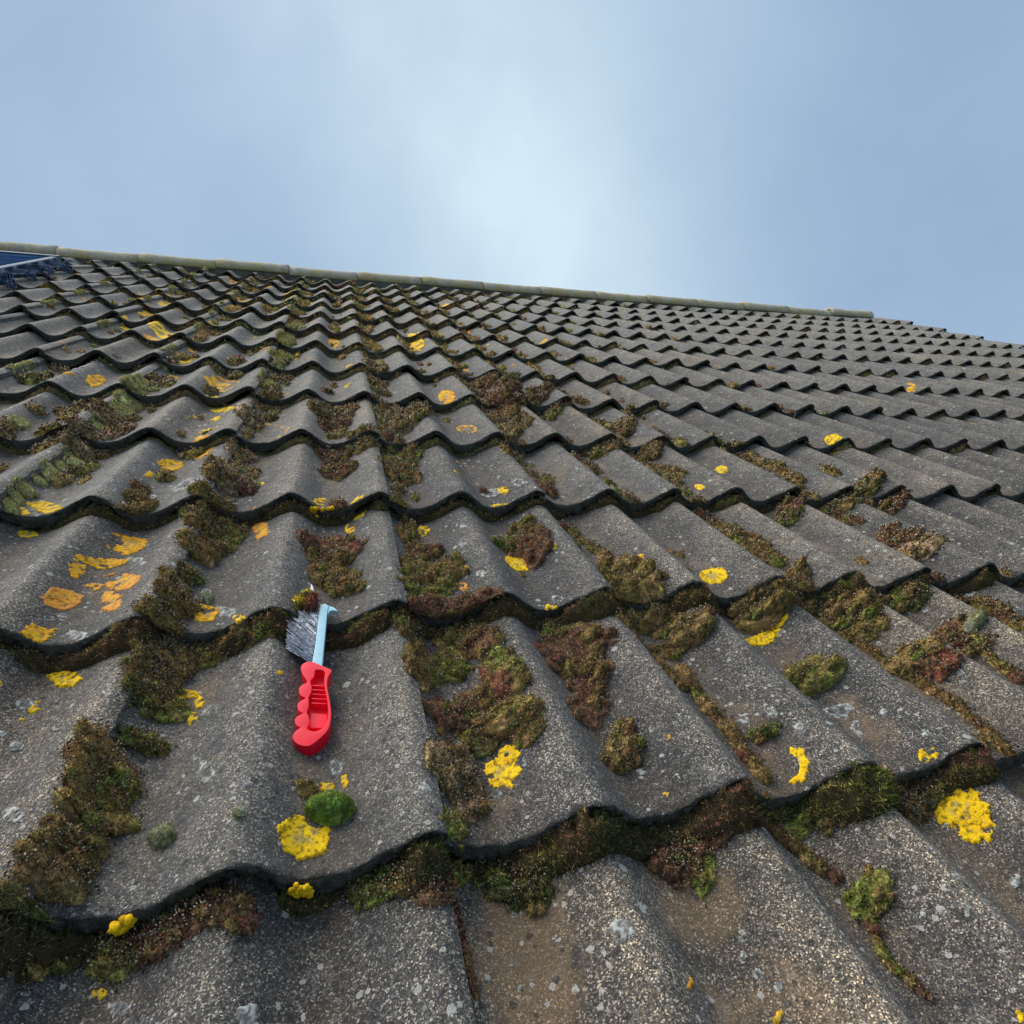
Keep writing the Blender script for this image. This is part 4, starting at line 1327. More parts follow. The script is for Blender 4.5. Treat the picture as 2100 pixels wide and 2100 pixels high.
for i, (label, mounds) in enumerate(MOSS):
    M = Moss(1000 + i)
    full = list(mounds)
    for p_, q_ in zip(mounds[:-1], mounds[1:]):
        # neighbouring mounds of one clump have grown together
        gap = math.hypot(p_[0] - q_[0], p_[1] - q_[1])
        if gap < 1.9 * (abs(p_[5]) + abs(q_[5])) and p_[8] == q_[8] and p_[7] not in ('k', 'k2'):
            full.append(tuple((x + y) / 2 * (.85 if 2 <= k_ <= 6 else 1) for k_, (x, y) in enumerate(zip(p_[:7], q_[:7]))) + (q_[7], p_[8]))
    parts_ = []
    for (a, b, e1u, e1v, e2u, e2v, h, ty, row) in full:
        if row == 'd':
            rr_ = int(math.floor((b / 1000 + .001) / G))
            parts_.append((a, b, e1u, e1v, e2u, e2v, h, ty, rr_))
            if b / 1000 - rr_ * G < 1.2 * abs(e2v) / 1000:
                lv = rr_ * G * 1000 - .30 * min(abs(e2v), 40)
                parts_.append((a, lv, e1u * .85, e1v * .5, e2u * .5, min(max(.7 * e2v, -28), 28) if e2v else 20, h * 1.15, ty, rr_ - 1))
            elif (rr_ + 1) * G - b / 1000 < .03:
                parts_.append((a, (rr_ + 1) * G * 1000 + .4 * abs(e2v), e1u * .8, e1v, e2u, e2v * .7, h * .8, ty, rr_ + 1))
        else:
            parts_.append((a, b, e1u, e1v, e2u, e2v, h, ty, row))
    for (a, b, e1u, e1v, e2u, e2v, h, ty, row) in parts_:
        E1 = np.array([e1u, e1v]) / 1000; E2 = np.array([e2u, e2v]) / 1000
        tight = ty in ('G', 'k', 'k2')
        if ty == 'k2':
            a = a + 9; h = h * .8
        M.mound(a / 1000, b / 1000, E1, E2, h / 1000 * (1 if tight else .85), ty, row, 1.0 if tight else .6)
        if not tight:
            base_ty = ty[:-1] if ty.endswith('c') else ty
            fam = {'g': 'go', 'o': 'obg', 'b': 'bogo', 'r': 'rbro', 'R': 'rb', 'p': 'pbs', 's': 'sbo', 'd': 'dog', 'y': 'yog', 'Y': 'yo', 'rg': 'rgb'}[base_ty]
            size_ = math.sqrt(abs(E1[0] * E2[1] - E1[1] * E2[0]))
            for q in range(M.rng.integers(8, 13)):
                th = M.rng.uniform(0, 2 * math.pi); rr = math.sqrt(M.rng.uniform(.02, 1.25))
                pc_ = np.array([a, b]) / 1000 + E1 * math.cos(th) * rr + E2 * math.sin(th) * rr
                k = M.rng.uniform(.14, .36) * (1 if rr < .9 else .6)
                rot_ = M.rng.uniform(-.5, .5)
                e1_ = (E1 * math.cos(rot_) + E2 * math.sin(rot_)) * k; e2_ = (E2 * math.cos(rot_) - E1 * math.sin(rot_)) * k * M.rng.uniform(.7, 1.2)
                lift_ = .70 * h / 1000 * max(0.0, 1 - rr ** 2) ** .55
                M.mound(pc_[0], pc_[1], e1_, e2_, k * size_ * M.rng.uniform(.6, 1.05), str(M.rng.choice(list(fam))), row, .62, lift_)
    nm = 'moss_cushion' if len(mounds) == 1 else 'moss_clump'
    tag(M.build(nm), label, 'moss', 'moss cushions and clumps on the tiles')


def mixcol(M, types, scale, seed):
    def fn(u, v):
        k = fbm(u * scale, v * scale, seed, 3)
        k = np.clip((k - .5) * 2.2 + .5, 0, .999)
        idx = np.floor(k * len(types)).astype(int)
        c = np.zeros((len(u), 3))
        for j, t_ in enumerate(types):
            mk = idx == j
            if mk.any():
                c[mk] = M.colour(u[mk], v[mk], t_)
        return c
    return fn


# moss growing in the gap below every course lip: continuous, uncountable
def zone(c, r):
    z = np.where((c > -5) & (c < 6), 1.0, .62)
    z = np.where(c > 9, .42, z)
    z = np.where((c < -5), .75, z)
    return z


for r in range(0, TOP_ROW + 1):
    M = Moss(3000 + r)
    rg = M.rng
    cs = [c for rr, c in tile_list if rr == r]
    if not cs:
        continue
    u0, u1 = (min(cs) + .1) * PU, (max(cs) + 2.1) * PU
    vl = r * G
    dist0 = math.hypot(vl - CAM_C[1], CAM_C[2])

    def wfun(u):
        c = u / PU
        crest = .5 + .5 * np.cos(2 * math.pi * (c + .04))
        k = fbm(u * 9.0, np.full_like(u, r * 5.7), 21) * .6 + fbm(u * 30.0, np.full_like(u, r * 3.7), 22) * .4
        k = np.clip((k - (.58 - .24 * zone(c, r) - (.06 if r < 3 else 0))) / .28, 0, 1)
        return (1.15 if r < 2 else .80) * k * (.007 + .014 * crest + .020 * fbm(u * 15.0, np.full_like(u, r * 9.1), 23))

    def H(u, v):
        w = wfun(u) + 1e-5
        s = (vl - v) / w
        return S(u, np.minimum(v, vl - 1e-5), r - 1) - .027 * np.clip(v - vl, 0, 1) / G + np.minimum(.024 if r < 2 else .013, .8 * w) * np.clip(1 - np.clip(s, -.6, 1) ** 2, 0, 1) ** .6 * (.6 + .7 * vnoise(u * 140, v * 140, 31)) - .0015

    # underlying mat
    nu_ = int((u1 - u0) / (.005 * max(1, dist0 / 1.5)))
    U, Tt = np.meshgrid(np.linspace(u0, u1, nu_), np.array([-.3, 0, .25, .5, .75, .92, 1.0]), indexing='ij')
    ww = wfun(U.ravel()).reshape(U.shape)
    Vv = vl - Tt * np.where(Tt < 0, .02, ww)
    P = np.stack([U, Vv, H(U.ravel(), Vv.ravel()).reshape(U.shape)], -1)
    F = []
    nc = 7
    keep = ww[:, 0] > .002
    for i in range(nu_ - 1):
        if keep[i] or keep[i + 1]:
            for j in range(nc - 1):
                a = i * nc + j
                F.append((a, a + nc, a + nc + 1, a + 1))
    types = ['d', 'd', 'b', 'r', 'o', 'r', 'g'] if r < 3 else ['d', 'o', 'b', 'r', 'd', 'k2']
    fn = mixcol(M, types, 11.0, 40 + r)
    if F:
        M.add(P.reshape(-1, 3), np.array(F), np.tile(np.array([[.055, .042, .020]]) * (1.0 if r < 3 else 2.2), (U.size, 1)))
    w_b = .0009 * max(1.0, dist0 / .75); L_b = .0060 * max(1.0, dist0 / 1.3)
    area = (u1 - u0) * .028
    N = int(min(120000 if r < 2 else (90000 if r < 4 else 36000), 18.0 * area / (w_b * L_b * .5)))
    u = rg.uniform(u0, u1, N)
    ww = wfun(u)
    s = rg.uniform(-.15, 1.02, N)
    keep = (ww > .002) & (rg.random(N) < np.clip(ww / .065, .06, 1))
    u = u[keep]; v = vl - s[keep] * ww[keep]
    P, Nn = M.strip(u, v, H, np.full(len(u), L_b), np.full(len(u), w_b), fn)
    if r < 3 and len(P):
        spot = np.where(fbm(P[:, 0] * 18, P[:, 1] * 18, 77) > .56)[0]
        i = rg.permutation(spot)[:200]
        M.capsules(P[i], Nn[i], .006, .0021 * max(1, dist0 / .8))
    o = M.build('lip_moss', np.array([(u0 + u1) / 2, vl, 0.0]))
    tag(o, 'moss fringe growing in the gap under course lip number %d from the bottom' % (r + 1), 'moss', 'moss fringes under the lips', 'stuff')

# moss cords in the side joints and litter in the channels
M = Moss(5000)
rg = M.rng
for pts, w, ty in CORDS:
    P = np.array(pts, float) / 1000
    seg = np.linalg.norm(np.diff(P, axis=0), axis=1)
    tot = seg.sum(); cum = np.concatenate([[0], np.cumsum(seg)])
    w = w / 1000 * .8
    s = 0.0
    while s < tot:
        k = min(len(seg) - 1, np.searchsorted(cum, s, 'right') - 1)
        q = P[k] + (P[k + 1] - P[k]) * ((s - cum[k]) / seg[k])
        a = w * rg.uniform(.6, 1.15)
        t_ = ty if rg.random() < .6 else rg.choice(['o', 'b', 's', 'g', 'r'])
        if ty == 'y2': t_ = 'k2'
        M.mound(q[0] + rg.normal(0, w * .15), q[1], np.array([a, 0]), np.array([0, a * rg.uniform(1.1, 1.9)]), a * rg.uniform(.45, .75), str(t_), int(math.floor(q[1] / G)), .8)
        s += a * 1.5
tag(M.build('joint_moss'), 'thin cords of straw brown and olive moss along the side joints', 'moss', None, 'stuff')

def covered(u, v):
    """lichen patches and the brush keep these spots free of moss"""
    for _, _, ells in YELLOW:
        for (a, b, c1, c2, c3, c4), _ in ells:
            if abs(u * 1000 - a) < abs(c1) + abs(c3) + 6 and abs(v * 1000 - b) < abs(c2) + abs(c4) + 6:
                return True
    return -.145 < u < -.06 and .10 < v < .41


M = Moss(6000)
rg = M.rng
cells = []
for r, c in tile_list:
    cen = math.exp(-((c - 1.5) / 6.0) ** 2)
    k = rg.poisson((.6 + 4.5 * cen) * (1.0 if r > 1 else .6))
    for _ in range(k):
        if rg.random() < .55:
            cc = c + rg.uniform(.12, .55)            # beside the joint
        else:
            cc = c + 1 + rg.uniform(.2, .65)
        v = (r + rg.random() ** 1.3) * G
        far = r > 3
        if covered(cc * PU, v):
            continue
        a = rg.uniform(.003, .009) * (1.4 if far else 1.0)
        el = rg.uniform(1.0, 2.6)
        ty = rg.choice(['o', 'b', 's', 'p', 'g', 'r', 'd', 'y'], p=[.2, .22, .16, .1, .1, .1, .06, .06])
        M.mound(cc * PU, v, np.array([a, 0]), np.array([rg.normal(0, .2) * a, a * el]), a * rg.uniform(.4, .8), str(ty), r, .8)
# upper courses: joints and channels filled in the middle of the slope, beads on the left rolls
for r in range(2, TOP_ROW + 1):
    for c in range(-10, 22, 2):
        if (r, c) not in tile_list:
            continue
        p = min(1.0, 1.25 * math.exp(-((c - 1 - .35 * (r - 3)) / 7.0) ** 2))
        for half in (0, 1):
            if rg.random() < p * (1.0 if half == 0 else .55):
                n_ = rg.integers(5, 13)
                for _ in range(n_):
                    ty = str(rg.choice(['s', 'p', 'o', 'b', 'y', 'k2', 'r'], p=[.22, .16, .18, .16, .12, .08, .08]))
                    a = rg.uniform(.008, .018)
                    cc = c + half + rg.uniform(.16, .55)
                    v = (r + rg.random()) * G
                    if covered(cc * PU, v):
                        continue
                    M.mound(cc * PU, v, np.array([a, 0]), np.array([0, a * rg.uniform(1.2, 2.8)]), a * rg.uniform(.4, .8), ty, r, .55)
        if c < -2 and rg.random() < .8:
            v = (r + rg.random() * .6) * G
            for _ in range(rg.integers(5, 14)):
                a = rg.uniform(.004, .009)
                M.mound((c + 2.06) * PU + rg.normal(0, .002), v, np.array([a, 0]), np.array([0, a * 1.2]), a * .8, 'k2', int(math.floor(v / G)), .7)
                v += a * 1.8
for c, p in ((-6, .45), (-4, .6), (-2, .85), (0, .85), (2, .6), (4, .45), (6, .35)):
    for r in range(3, TOP_ROW + 1):
        if (r, c) not in tile_list or rg.random() > p + .1:
            continue
        v = r * G + .01
        while v < (r + 1) * G:
            if rg.random() < p:
                a = rg.uniform(.005, .012)
                ty = str(rg.choice(['k2', 'o', 's', 'p', 'y', 'b'], p=[.28, .2, .16, .14, .12, .1]))
                M.mound((c + .12 + rg.uniform(.0, .22)) * PU, v, np.array([a, 0]), np.array([0, a * rg.uniform(.9, 1.4)]), a * rg.uniform(.7, 1.0), ty, r, .5)
            v += rg.uniform(.012, .03)
tag(M.build('scattered_moss'), 'scattered small moss tufts and litter in the tile channels', 'moss', None, 'stuff')

# ------------------------------------------------------------------ lichens
TONE = {'w': ((.52, .515, .48), (.34, .34, .315)), 'y': ((.88, .56, .008), (.78, .43, .008)), 'o': ((.80, .42, .010), (.72, .32, .012)), 'q': ((.72, .30, .03), (.78, .42, .015))}


def lichen_geo(ells, tone, seed, rg):
    """crust mesh hugging the tile: cells of a fine grid inside the lobed outline"""
    Vs = []; Fs = []; Cs = []; n0 = 0
    for (a, b, e1u, e1v, e2u, e2v), shape in ells:
        cu, cv = a / 1000, b / 1000
        A = np.array([[e1u, e2u], [e1v, e2v]]) / 1000
        Ai = np.linalg.inv(A)
        if shape == 'l':
            A = A * 1.14
            Ai = np.linalg.inv(A)
        dist = camdist(cu, cv)
        step = .0013 * max(1, dist / .8)
        ru = math.hypot(A[0, 0], A[0, 1]) * 1.3; rv = math.hypot(A[1, 0], A[1, 1]) * 1.3
        nu_, nv_ = int(2 * ru / step) + 2, int(2 * rv / step) + 2
        if nu_ * nv_ > 22000:
            k = math.sqrt(nu_ * nv_ / 22000); nu_ = int(nu_ / k); nv_ = int(nv_ / k)
        U, Vg = np.meshgrid(np.linspace(cu - ru, cu + ru, nu_), np.linspace(cv - rv, cv + rv, nv_), indexing='ij')
        U = U + rg.uniform(-.35, .35, U.shape) * (2 * ru / nu_); Vg = Vg + rg.uniform(-.35, .35, U.shape) * (2 * rv / nv_)
        q = np.einsum('ij,jkl->ikl', Ai, np.stack([U - cu, Vg - cv]))
        rho = np.hypot(*q); th = np.arctan2(q[1], q[0])
        lob = .08 if shape in ('d', 'bite', 'c') else .24
        e = 1 + lob * (fbm(np.cos(th) * 2.2 + 9, np.sin(th) * 2.2 + 9, seed, 2) - .5) * 2 + .07 * np.sin(th * 17 + 3 * np.sin(th * 5 + seed)) + .05 * np.sin(th * 31 + seed)
        f_ = rho / e
        if shape == 'bite':
            f_ = np.where(np.hypot((q[0] - .52), (q[1] + .88)) < .46, 2, f_)
        elif shape == 'c':
            f_ = np.where(np.hypot((q[0] + .45) / .74, q[1] / .60) < 1, 2, f_)
            f_ = np.where(q[0] < -.25, 2, f_)
        elif shape == 't':
            f_ = np.maximum(f_, .5 + .9 * (q[1] - q[0] * .75 - .10))
            f_ = np.maximum(f_, .6 + 1.0 * (-q[1] + q[0] * .3 - .25))
        size = math.sqrt(abs(np.linalg.det(A)))
        hole = fbm(U * 2.6 / size, Vg * 2.6 / size, seed + 5, 3)
        inside = (f_ < 1) & ~((hole > .74) & (shape == 'l')) & ~((hole > .80) & (f_ < .6) & (shape == 'l'))
        Sg = S(U, Vg)
        jump = np.maximum(np.maximum(abs(Sg[:-1, :-1] - Sg[1:, :-1]), abs(Sg[:-1, :-1] - Sg[:-1, 1:])), abs(Sg[1:, 1:] - Sg[1:, :-1]))
        cell = inside[:-1, :-1] & inside[1:, :-1] & inside[:-1, 1:] & inside[1:, 1:] & (jump < .006)
        if not cell.any():
            continue
        kk = 360 / max(1, dist / .8)
        gran = vnoise(U * kk, Vg * kk, seed) * .6 + vnoise(U * kk * 2.1, Vg * kk * 2.1, seed + 1) * .4
        rise = np.clip((1 - f_) * 6, 0, 1) ** .5
        hgt = .0004 + .0006 * rise * (.35 + .9 * gran)
        # outer lobes turned up
        hgt = hgt + .0004 * np.exp(-((f_ - .85) / .1) ** 2)
        edge = inside & ~(np.pad(cell, ((0, 1), (0, 1))) & np.pad(cell, ((1, 0), (1, 0))) & np.pad(cell, ((0, 1), (1, 0))) & np.pad(cell, ((1, 0), (0, 1))))
        hgt = np.where(edge, -.0012, hgt)
        if tone == 'w':
            hgt = np.where(edge, -.0003, .0003 + .0004 * gran)
        n = Sg + hgt
        # a crust that reaches the lip wraps down its face
        c1, c2 = TONE[tone]
        k = np.clip((fbm(U * 1.3 / size, Vg * 1.3 / size, seed + 8) - .35) * 2.4, 0, 1)[..., None]
        cc = np.array(c1) * (1 - k) + np.array(c2) * k
        pit = np.clip((gran - .30) / .18, 0, 1)[..., None]
        cc = cc * (.30 + .70 * pit) * rg.uniform(.88, 1.12, U.shape)[..., None]
        fade = ((hole > .60) & (f_ < .55))[..., None]
        cc = np.where(fade, cc * .55 + np.array([.10, .09, .06]), cc)
        mid = np.clip((.55 - f_) * 2.2, 0, 1)[..., None] * np.clip((vnoise(U * kk * .5, Vg * kk * .5, seed + 21) - .45) * 3, 0, 1)[..., None]
        if tone != 'w':
            cc = cc * (1 - .75 * mid) + np.array([.30, .25, .13]) * .75 * mid
        if tone == 'w':
            ringed = .45 + .55 * np.clip((f_ - .35) / .3, 0, 1)[..., None] if seed % 2 else 1.0
            gap = (vnoise(U * kk * 1.3, Vg * kk * 1.3, seed + 4) > .54)[..., None]
            cc = np.where(gap, np.array([.16, .155, .145]), cc) * ringed
        if tone == 'q':
            rim = np.exp(-((f_ - .8) / .22) ** 2)[..., None] * .6
            cc = cc * (1 - rim) + np.array([.62, .25, .06]) * rim
        idx = -np.ones(U.shape, int)
        use = np.zeros(U.shape, bool)
        ii, jj = np.where(cell)
        for di in (0, 1):
            for dj in (0, 1):
                use[ii + di, jj + dj] = True
        idx[use] = np.arange(use.sum()) + n0
        F = np.stack([idx[ii, jj], idx[ii + 1, jj], idx[ii + 1, jj + 1], idx[ii, jj + 1]], 1)
        Vs.append(np.stack([U[use], Vg[use], n[use]], 1)); Cs.append(cc[use]); Fs.append(F)
        n0 += int(use.sum())
    return Vs, Fs, Cs


def lichen_obj(name, Vs, Fs, Cs, origin=None):
    V = np.concatenate(Vs); F = np.concatenate(Fs); Cc = np.concatenate(Cs)
    if origin is None:
        origin = np.array([V[:, 0].mean(), V[:, 1].mean(), V[:, 2].mean()])
    o = mesh_obj(name, V - origin, F, MAT_LICHEN, cols=Cc)
    return on_roof(o, *origin)


rg = np.random.default_rng(77)
def on_face(e_):
    fr = (e_[1] / 1000 + .0005) / G
    fr = fr - math.floor(fr)
    return fr > .97 or fr < .006


def knob_geo(e_, tone, seed, rg):
    """granular lichen knob clinging to the face of a lip"""
    Vs, Fs, Cs = [], [], []
    n0 = 0
    cu = e_[0] / 1000
    ln = round(e_[1] / 1000 / G) * G
    nz = float(S(cu, ln + .001)) - .005
    wd = math.hypot(e_[2], e_[3]) / 1000; ht = min(.012, .55 * math.hypot(e_[4], e_[5]) / 1000 + .003)
    for q in range(11):
        c0 = np.array([cu + rg.uniform(-.75, .75) * wd, ln - .002 + rg.uniform(-.003, .002), nz + rg.uniform(-.8, .7) * ht])
        r0 = rg.uniform(.28, .5) * min(wd, .010)
        b2 = bmesh.new(); bmesh.ops.create_icosphere(b2, subdivisions=2, radius=1.0)
        P = np.array([v_.co[:] for v_ in b2.verts]); F = np.array([[v_.index for v_ in f_.verts] for f_ in b2.faces]); b2.free()
        P = P * r0 * (1 + rg.uniform(-.22, .3, (len(P), 1))) + c0
        k = rg.random((len(P), 1))
        Vs.append(P); Fs.append(F + n0); Cs.append((np.array(TONE[tone][0]) * (1 - k) + np.array(TONE[tone][1]) * k) * rg.uniform(.7, 1.1)); n0 += len(P)
    return Vs, Fs, Cs


for i, (label, tone, ells) in enumerate(YELLOW):
    if all(on_face(e_) for e_, _ in ells):
        Vs, Fs, Cs = [], [], []
        n0 = 0
        for e_, _ in ells:
            a_, b_, c_ = knob_geo(e_, tone, i, rg)
            for x, y, z in zip(a_, b_, c_):
                Vs.append(x); Fs.append(y + n0); Cs.append(z)
            n0 += sum(len(x) for x in a_)
        tag(lichen_obj('yellow_lichen', Vs, Fs, Cs), label, 'lichen', 'yellow lichen patches')
        continue
    Vs, Fs, Cs = lichen_geo(ells, tone, 200 + i * 3, rg)
    if not Vs:
        print('EMPTY lichen', label); continue
    tag(lichen_obj('yellow_lichen', Vs, Fs, Cs), label, 'lichen', 'yellow lichen patches')

Vs, Fs, Cs = [], [], []
n0 = 0
specks = [(e, 'l') for e in YELLOW_SMALL]
for _ in range(150):
    r = int(rg.integers(3, 12)); c = int(rg.integers(-14, 4))
    cu = (c + rg.uniform(.2, .8)) * PU; cv = (r + rg.uniform(.05, .9)) * G
    s = rg.uniform(7, 17) * (.7 + .05 * r)
    specks.append(((cu * 1000, cv * 1000, s, 0.0, rg.normal(0, .3) * s, s * rg.uniform(.8, 1.8)), 'l'))
for _ in range(300):
    r, c = tile_list[rg.integers(len(tile_list))]
    if r > 3 and c > 10 and rg.random() < .7:
        continue
    if r < 2 and rg.random() < .6:
        continue
    cu = (c + rg.uniform(.15, 2.05)) * PU; cv = (r + rg.uniform(.02, .95)) * G
    s = rg.uniform(1.5, 5.5) * (1 + .22 * max(0, r - 1)) * (1.5 if c < -3 and r > 3 else 1)
    specks.append(((cu * 1000, cv * 1000, s * rg.uniform(.8, 1.5), 0.0, rg.normal(0, .3) * s, s * rg.uniform(.7, 2.0)), 'l'))
for i, sp_ in enumerate(specks):
    far = sp_[0][1] > 900
    tone = ('y', 'o', 'q')[rg.choice(3, p=[.75, .2, .05] if not far else [.3, .45, .25])]
    a, b, c_ = lichen_geo([sp_], tone, 500 + i, rg)
    for x, y, z in zip(a, b, c_):
        Vs.append(x); Fs.append(y + n0); Cs.append(z); n0 += len(x)
tag(lichen_obj('lichen_specks', Vs, Fs, Cs, np.zeros(3)), 'scattered small yellow and orange lichen specks on the tiles', 'lichen', None, 'stuff')


def white_lichens():
    Vs, Fs, Cs = [], [], []
    n0 = 0
    items = []
    wv, wf, wc = [], [], []
    m0 = 0
    for i, e_ in enumerate(WHITE):
        a_, b_, c_ = lichen_geo([(e_, 'l' if i % 3 else 'd')], 'w', 900 + i, rg)
        for x, y, z in zip(a_, b_, c_):
            wv.append(x); wf.append(y + m0); wc.append(z); m0 += len(x)
    ow = lichen_obj('white_lichen_crusts', wv, wf, wc, np.zeros(3))
    tag(ow, 'larger white lichen crusts and rings dotted over the near tiles', 'lichen', None, 'stuff')
    for r, c in tile_list:
        k = rg.poisson((46 if c < 2 else 34) * (.5 if r < 2 else 1.1))
        for _ in range(k):
            s = min(.0022 if r < 2 else .0045, .0010 * math.exp(rg.exponential(.48))) * (1 + .12 * max(0, r - 1))
            cu = (c + rg.uniform(.12, 2.08)) * PU; cv = (r + rg.uniform(.01, .98)) * G
            an = rg.uniform(0, math.pi)
            Rm = np.array([[math.cos(an), -math.sin(an)], [math.sin(an), math.cos(an)]])
            items.append((cu, cv, Rm @ np.diag([s, s * rg.uniform(.6, 1.0)]), False))
    for (cu, cv, A, big) in items:
        na = 18 if big else 8
        th = np.linspace(0, 2 * math.pi, na, endpoint=False)
        ring = rg.random() < (.55 if big else .2)
        col = np.array([.52, .52, .485]) * rg.uniform(.5, 1.05) * np.array([1, rg.uniform(.97, 1.03), rg.uniform(.9, 1.04)])
        rad = 1 + rg.uniform(-.28, .28, na)
        U = [cu]; Vv = [cv]; hh = [.0004]; cc = [col * (.45 if ring else .85)]
        rings = (.45, .78, 1.0) if big else (.6, 1.0)
        for q, rr in enumerate(rings):
            p = A @ np.stack([np.cos(th) * rad * rr, np.sin(th) * rad * rr])
            U += list(cu + p[0]); Vv += list(cv + p[1])
            last = q == len(rings) - 1
            hh += list(np.where(last, -.0006, .0004 + rg.uniform(0, .0003, na)))
            t_ = (.45 if ring and q == 0 else 1.0)
            cc += [col * t_ * rg.uniform(.75, 1.15) for _ in range(na)]
        U = np.array(U); Vv = np.array(Vv)
        n = S(U, Vv) + np.array(hh)
        F = [(0, 1 + j, 1 + (j + 1) % na, 1 + (j + 1) % na) for j in range(na)]
        for q in range(len(rings) - 1):
            for j in range(na):
                a = 1 + q * na + j; b = 1 + q * na + (j + 1) % na
                F.append((a, a + na, b + na, b))
        Vs.append(np.stack([U, Vv, n], 1)); Fs.append(np.array(F) + n0); Cs.append(np.array(cc)); n0 += len(U)
    V = np.concatenate(Vs); F = np.concatenate(Fs); Cc = np.concatenate(Cs)
    tri = F[:, 2] == F[:, 3]
    T3 = np.concatenate([F[tri][:, :3], F[~tri][:, [0, 1, 2]], F[~tri][:, [0, 2, 3]]])
    o = mesh_obj('white_lichen_flecks', V, T3, MAT_LICHEN, cols=Cc)
    on_roof(o)
    tag(o, 'scattered white and pale grey lichen spots and rings on the tiles', 'lichen', None, 'stuff')


white_lichens()

# ------------------------------------------------------------------ wire brush
OUT = [(-16.9, 72.5), (-9.2, 74.8), (4.4, 65.7), (13.4, 58.9), (13.9, 54.9), (10.2, 46.0), (9.8, 33.1), (12.1, 16.6), (14.0, 0.8), (14.1, -11.4), (11.6, -25.5), (4.3, -35.2), (-4.2, -42.5), (-9.8, -43.2), (-15.7, -40.7), (-20.5, -35.7), (-22.5, -29.5), (-19.9, -23.3), (-15.3, -19.2), (-18.8, -17.1), (-21.7, -10.4), (-19.9, -4.5), (-13.6, -0.9), (-17.8, 2.0), (-20.4, 9.9), (-17.9, 15.8), (-11.9, 19.7), (-17.3, 23.9), (-19.9, 33.8), (-16.5, 39.6), (-11.5, 43.0), (-16.6, 54.9), (-19.4, 65.6)]
INN = [(-3.2, 60.8), (6.7, 56.9), (6.5, 44.1), (7.7, 30.4), (9.7, 16.9), (11.1, 2.6), (11.1, -11.0), (9.0, -19.9), (5.1, -24.3), (0.2, -26.4), (-4.7, -25.6), (-9.3, -22.1), (-8.0, -17.4), (-7.2, -12.3), (-8.4, -5.5), (-10.4, 0.2), (-9.0, 6.2), (-8.9, 13.9), (-9.4, 20.3), (-7.1, 26.5), (-6.7, 34.6), (-8.3, 43.8), (-4.6, 51.0)]
HOLE = [(-8.1, -18.7), (-6.6, -13.7), (-1.1, -16.1), (5.0, -20.6), (1.2, -25.7), (-4.7, -25.1)]
SPL = [(4.6, 186.3), (-0.9, 179.5), (-2.4, 161.2), (-5.2, 108.5), (-8.5, 71.4)]
SPR = [(9.8, 180.5), (8.4, 170.3), (7.4, 152.2), (4.9, 98.5), (3.3, 63.4)]
HOOK = [(4.6, 186.3), (10.4, 181.5), (16.2, 177.8), (21.3, 170.0), (16.2, 171.9), (11.2, 171.0), (8.5, 166.2)]
ROOT = [(0.9, 183.5), (-1.8, 161.2), (-4.0, 128.5), (-6.1, 101.6), (-8.3, 80.5)]
TIP = [(-13.1, 223.3), (-29.1, 205.8), (-37.4, 175.0), (-39.1, 141.8), (-37.6, 109.7)]


def crom(P, k=5, closed=True):
    P = np.array(P, float); n = len(P); out_ = []
    for i in range(n if closed else n - 1):
        p0, p1, p2, p3 = (P[(i - 1) % n], P[i], P[(i + 1) % n], P[(i + 2) % n]) if closed else (P[max(0, i - 1)], P[i], P[i + 1], P[min(n - 1, i + 2)])
        for t in np.linspace(0, 1, k, endpoint=False):
            out_.append(.5 * (2 * p1 + (p2 - p0) * t + (2 * p0 - 5 * p1 + 4 * p2 - p3) * t * t + (3 * p1 - p0 - 3 * p2 + p3) * t ** 3))
    if not closed:
        out_.append(P[-1])
    return np.array(out_)


def prism(bm, loops, z0, z1, bevel=.0):
    """extruded plate from an outline (mm) and optional holes"""
    b2 = bmesh.new()
    ed = []
    for lp in loops:
        vs = [b2.verts.new((x / 1000, y / 1000, z0)) for x, y in lp]
        for i in range(len(vs)):
            ed.append(b2.edges.new((vs[i], vs[(i + 1) % len(vs)])))
    bmesh.ops.triangle_fill(b2, use_beauty=True, use_dissolve=False, edges=ed)
    bmesh.ops.recalc_face_normals(b2, faces=b2.faces)
    r_ = bmesh.ops.extrude_face_region(b2, geom=list(b2.faces))
    bmesh.ops.translate(b2, verts=[g for g in r_['geom'] if isinstance(g, bmesh.types.BMVert)], vec=(0, 0, z1 - z0))
    bmesh.ops.recalc_face_normals(b2, faces=b2.faces)
    if bevel:
        es = [e for e in b2.edges if len(e.link_faces) == 2 and abs(e.link_faces[0].normal.z - e.link_faces[1].normal.z) > .7]
        bmesh.ops.bevel(b2, geom=es, offset=bevel, segments=3, profile=.6, affect='EDGES', clamp_overlap=True)
    me = bpy.data.meshes.new('tmp'); b2.to_mesh(me); b2.free()
    bm.from_mesh(me); bpy.data.meshes.remove(me)


def bm_obj(name, bm, mat, parent, smooth=True):
    me = bpy.data.meshes.new(name)
    bm.to_mesh(me); bm.free()
    me.materials.append(mat)
    if smooth:
        me.polygons.foreach_set('use_smooth', np.ones(len(me.polygons), bool))
        try:
            me.set_sharp_from_angle(angle=math.radians(40))
        except Exception:
            pass
    o = bpy.data.objects.new(name, me); COL.objects.link(o); o.parent = parent
    return o


MAT_RED = simple('red_plastic', rgb(.92, .006, .030), .45, .3, nscale=60, namt=.05, bump=.08, bscale=900)
MAT_BLUE = simple('pale_blue_painted_steel', rgb(.34, .60, .68), .45, .5, nscale=90, namt=.08, bump=.1, bscale=500)
MAT_WIRE = simple('steel_wire', rgb(.50, .51, .55), .30, .5, metal=.85, nscale=350, namt=.75)

